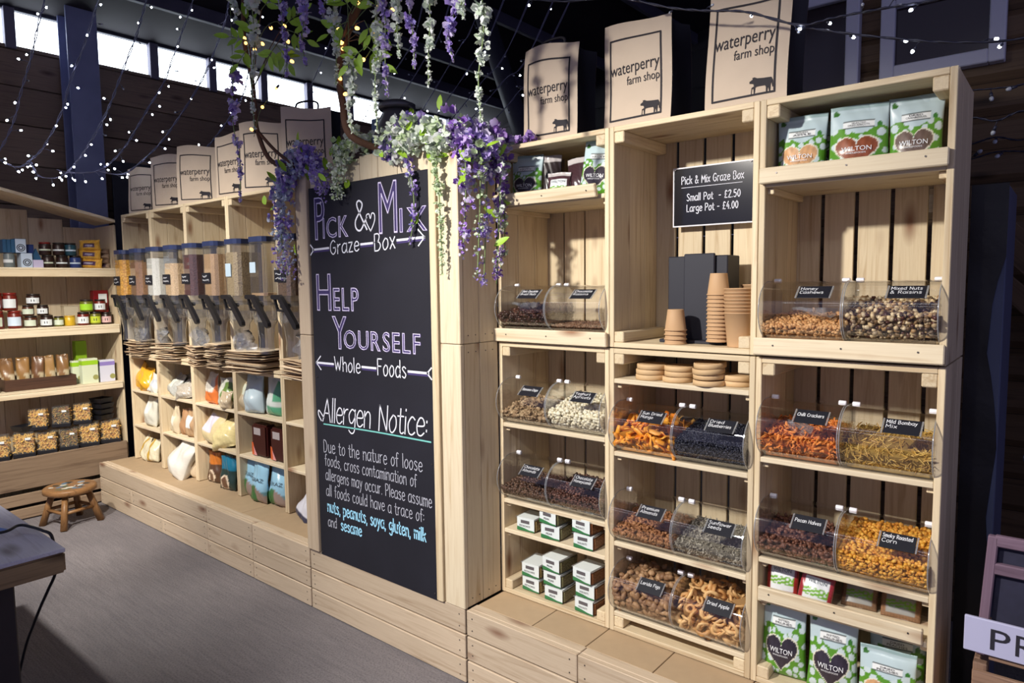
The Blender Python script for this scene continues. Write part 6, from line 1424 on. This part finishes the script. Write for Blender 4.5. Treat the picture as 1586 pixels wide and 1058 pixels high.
FX = -4.9
LS = [([(1.62, 3.9), (1.53, 3.25), (1.5, 3.14), (1.44, 2.89), (1.38, 2.69), (1.33, 2.5), (1.25, 2.32), (1.16, 2.2)], 16, 'leftmost white fairy light string crossing the first window'),
 ([(1.95, 3.75), (1.83, 3.34), (1.74, 3.06), (1.64, 2.79), (1.58, 2.59), (1.48, 2.38), (1.4, 2.28), (1.33, 2.23), (1.25, 2.26), (1.19, 2.3)], 22, 'second white fairy light string, left of the steel column'),
 ([(2.25, 3.8), (2.13, 3.43), (2.06, 3.2), (1.95, 2.92), (1.87, 2.71), (1.79, 2.54), (1.7, 2.38), (1.6, 2.24), (1.53, 2.19), (1.44, 2.19), (1.4, 2.27)], 24, 'third white fairy light string, right of the steel column'),
 ([(2.53, 3.82), (2.45, 3.53), (2.34, 3.23), (2.22, 2.92), (2.11, 2.73), (1.98, 2.5), (1.89, 2.37), (1.77, 2.26), (1.6, 2.23), (1.54, 2.24)], 24, 'fourth white fairy light string, curving to the low knot of lights'),
 ([(2.78, 3.82), (2.72, 3.61), (2.68, 3.44), (2.56, 3.14), (2.45, 2.92), (2.28, 2.65), (2.15, 2.47), (1.97, 2.29), (1.88, 2.25), (1.77, 2.26)], 22, 'fifth white fairy light string, passing the first carrier bag'),
 ([(2.97, 3.80), (2.85, 3.13), (2.78, 2.91), (2.6, 2.64), (2.48, 2.5), (2.35, 2.42)], 12, 'sixth white fairy light string, ending behind the carrier bags')]
for i, (P, n, la) in enumerate(LS): fairy(la, [(FX, y, z_) for y, z_ in P], n-2, i, .9, WIREL, .0042, 1.25, lead=.05)
RS = [[(-3.80, 3.95), (-3.93, 3.44), (-4.08, 3.2), (-4.37, 2.9)], [(-2.9, 3.9), (-3.18, 3.12), (-3.34, 2.92), (-3.56, 2.79), (-3.76, 2.6)], [(-2.55, 3.9), (-2.96, 3.07), (-3.15, 2.87), (-3.4, 2.66), (-3.57, 2.52)], [(-2.2, 3.9), (-2.7, 3.04), (-2.86, 2.87), (-3.2, 2.55), (-3.38, 2.38)], [(-2.0, 3.9), (-2.58, 2.94), (-2.75, 2.77), (-3.09, 2.49)], [(-1.8, 3.9), (-2.42, 2.87), (-2.68, 2.65), (-2.93, 2.48)], [(-1.6, 3.9), (-2.28, 2.8), (-2.51, 2.63), (-2.78, 2.45)], [(-1.4, 3.9), (-2.2, 2.75), (-2.42, 2.54), (-2.58, 2.43), (-2.71, 2.34)]]
for i, P in enumerate(RS): fairy('dark fairy light string slanting behind the flowers, %s from the left' % WORD[i], [(x, 3.0, z_) for x, z_ in P], 9, 30+i, .35, WIREL, .0026, 1.0, group='slanting dark strings')
fairy('fairy light string looped across the carrier bags at the top right', [(x, 1.93, z_) for x, z_ in [(-1.50, 2.48), (-1.347, 2.431), (-1.15, 2.39), (-.968, 2.314), (-.85, 2.275), (-.737, 2.243), (-.597, 2.175), (-.516, 2.171), (-.44, 2.168), (-.354, 2.162), (-.273, 2.156), (-.1, 2.17)]], 12, 50, .7, WIRE, .0032, .85, lead=.028)
fairy('lower fairy light string running to the right edge over the white window', [(x, 1.95, z_) for x, z_ in [(-.60, 2.178), (-.50, 2.138), (-.365, 2.091), (-.243, 2.055), (-.113, 2.035), (.05, 2.05)]], 7, 51, .7, WIRE, .0028, .85, lead=.026)
for i, (z_, n) in enumerate(((2.09, 7), (1.99, 6), (1.925, 5), (1.88, 5))):
    rg = np.random.default_rng(i); fairy('unlit tangled light string on the log wall, %s row' % ['top', 'second', 'third', 'lowest'][i], [(-.33+.06*k, 2.6, z_+rg.uniform(-.012, .012)) for k in range(9)], n, 60+i, .0, WIRE, .0028, 1.4, group='unlit strings on the log wall')
fairy('warm micro light string wound round the left branch', [(-2.86, 1.63, 2.62), (-2.80, 1.62, 2.55), (-2.70, 1.60, 2.50), (-2.60, 1.60, 2.56), (-2.50, 1.60, 2.55), (-2.45, 1.60, 2.44), (-2.55, 1.62, 2.33), (-2.70, 1.62, 2.25), (-2.78, 1.63, 2.15)], 11, 70, 1, STEMG, .0010, 1.5, BULBW, group='warm micro lights', lead=.012)
fairy('warm micro light string wound round the right branch', [(-2.02, 1.62, 2.55), (-2.10, 1.62, 2.47), (-2.16, 1.62, 2.38), (-2.06, 1.60, 2.42), (-1.95, 1.60, 2.47), (-1.84, 1.60, 2.44), (-2.0, 1.61, 2.30), (-2.18, 1.62, 2.28), (-2.04, 1.62, 2.18)], 11, 71, 1, STEMG, .0010, 1.5, BULBW, group='warm micro lights', lead=.012)
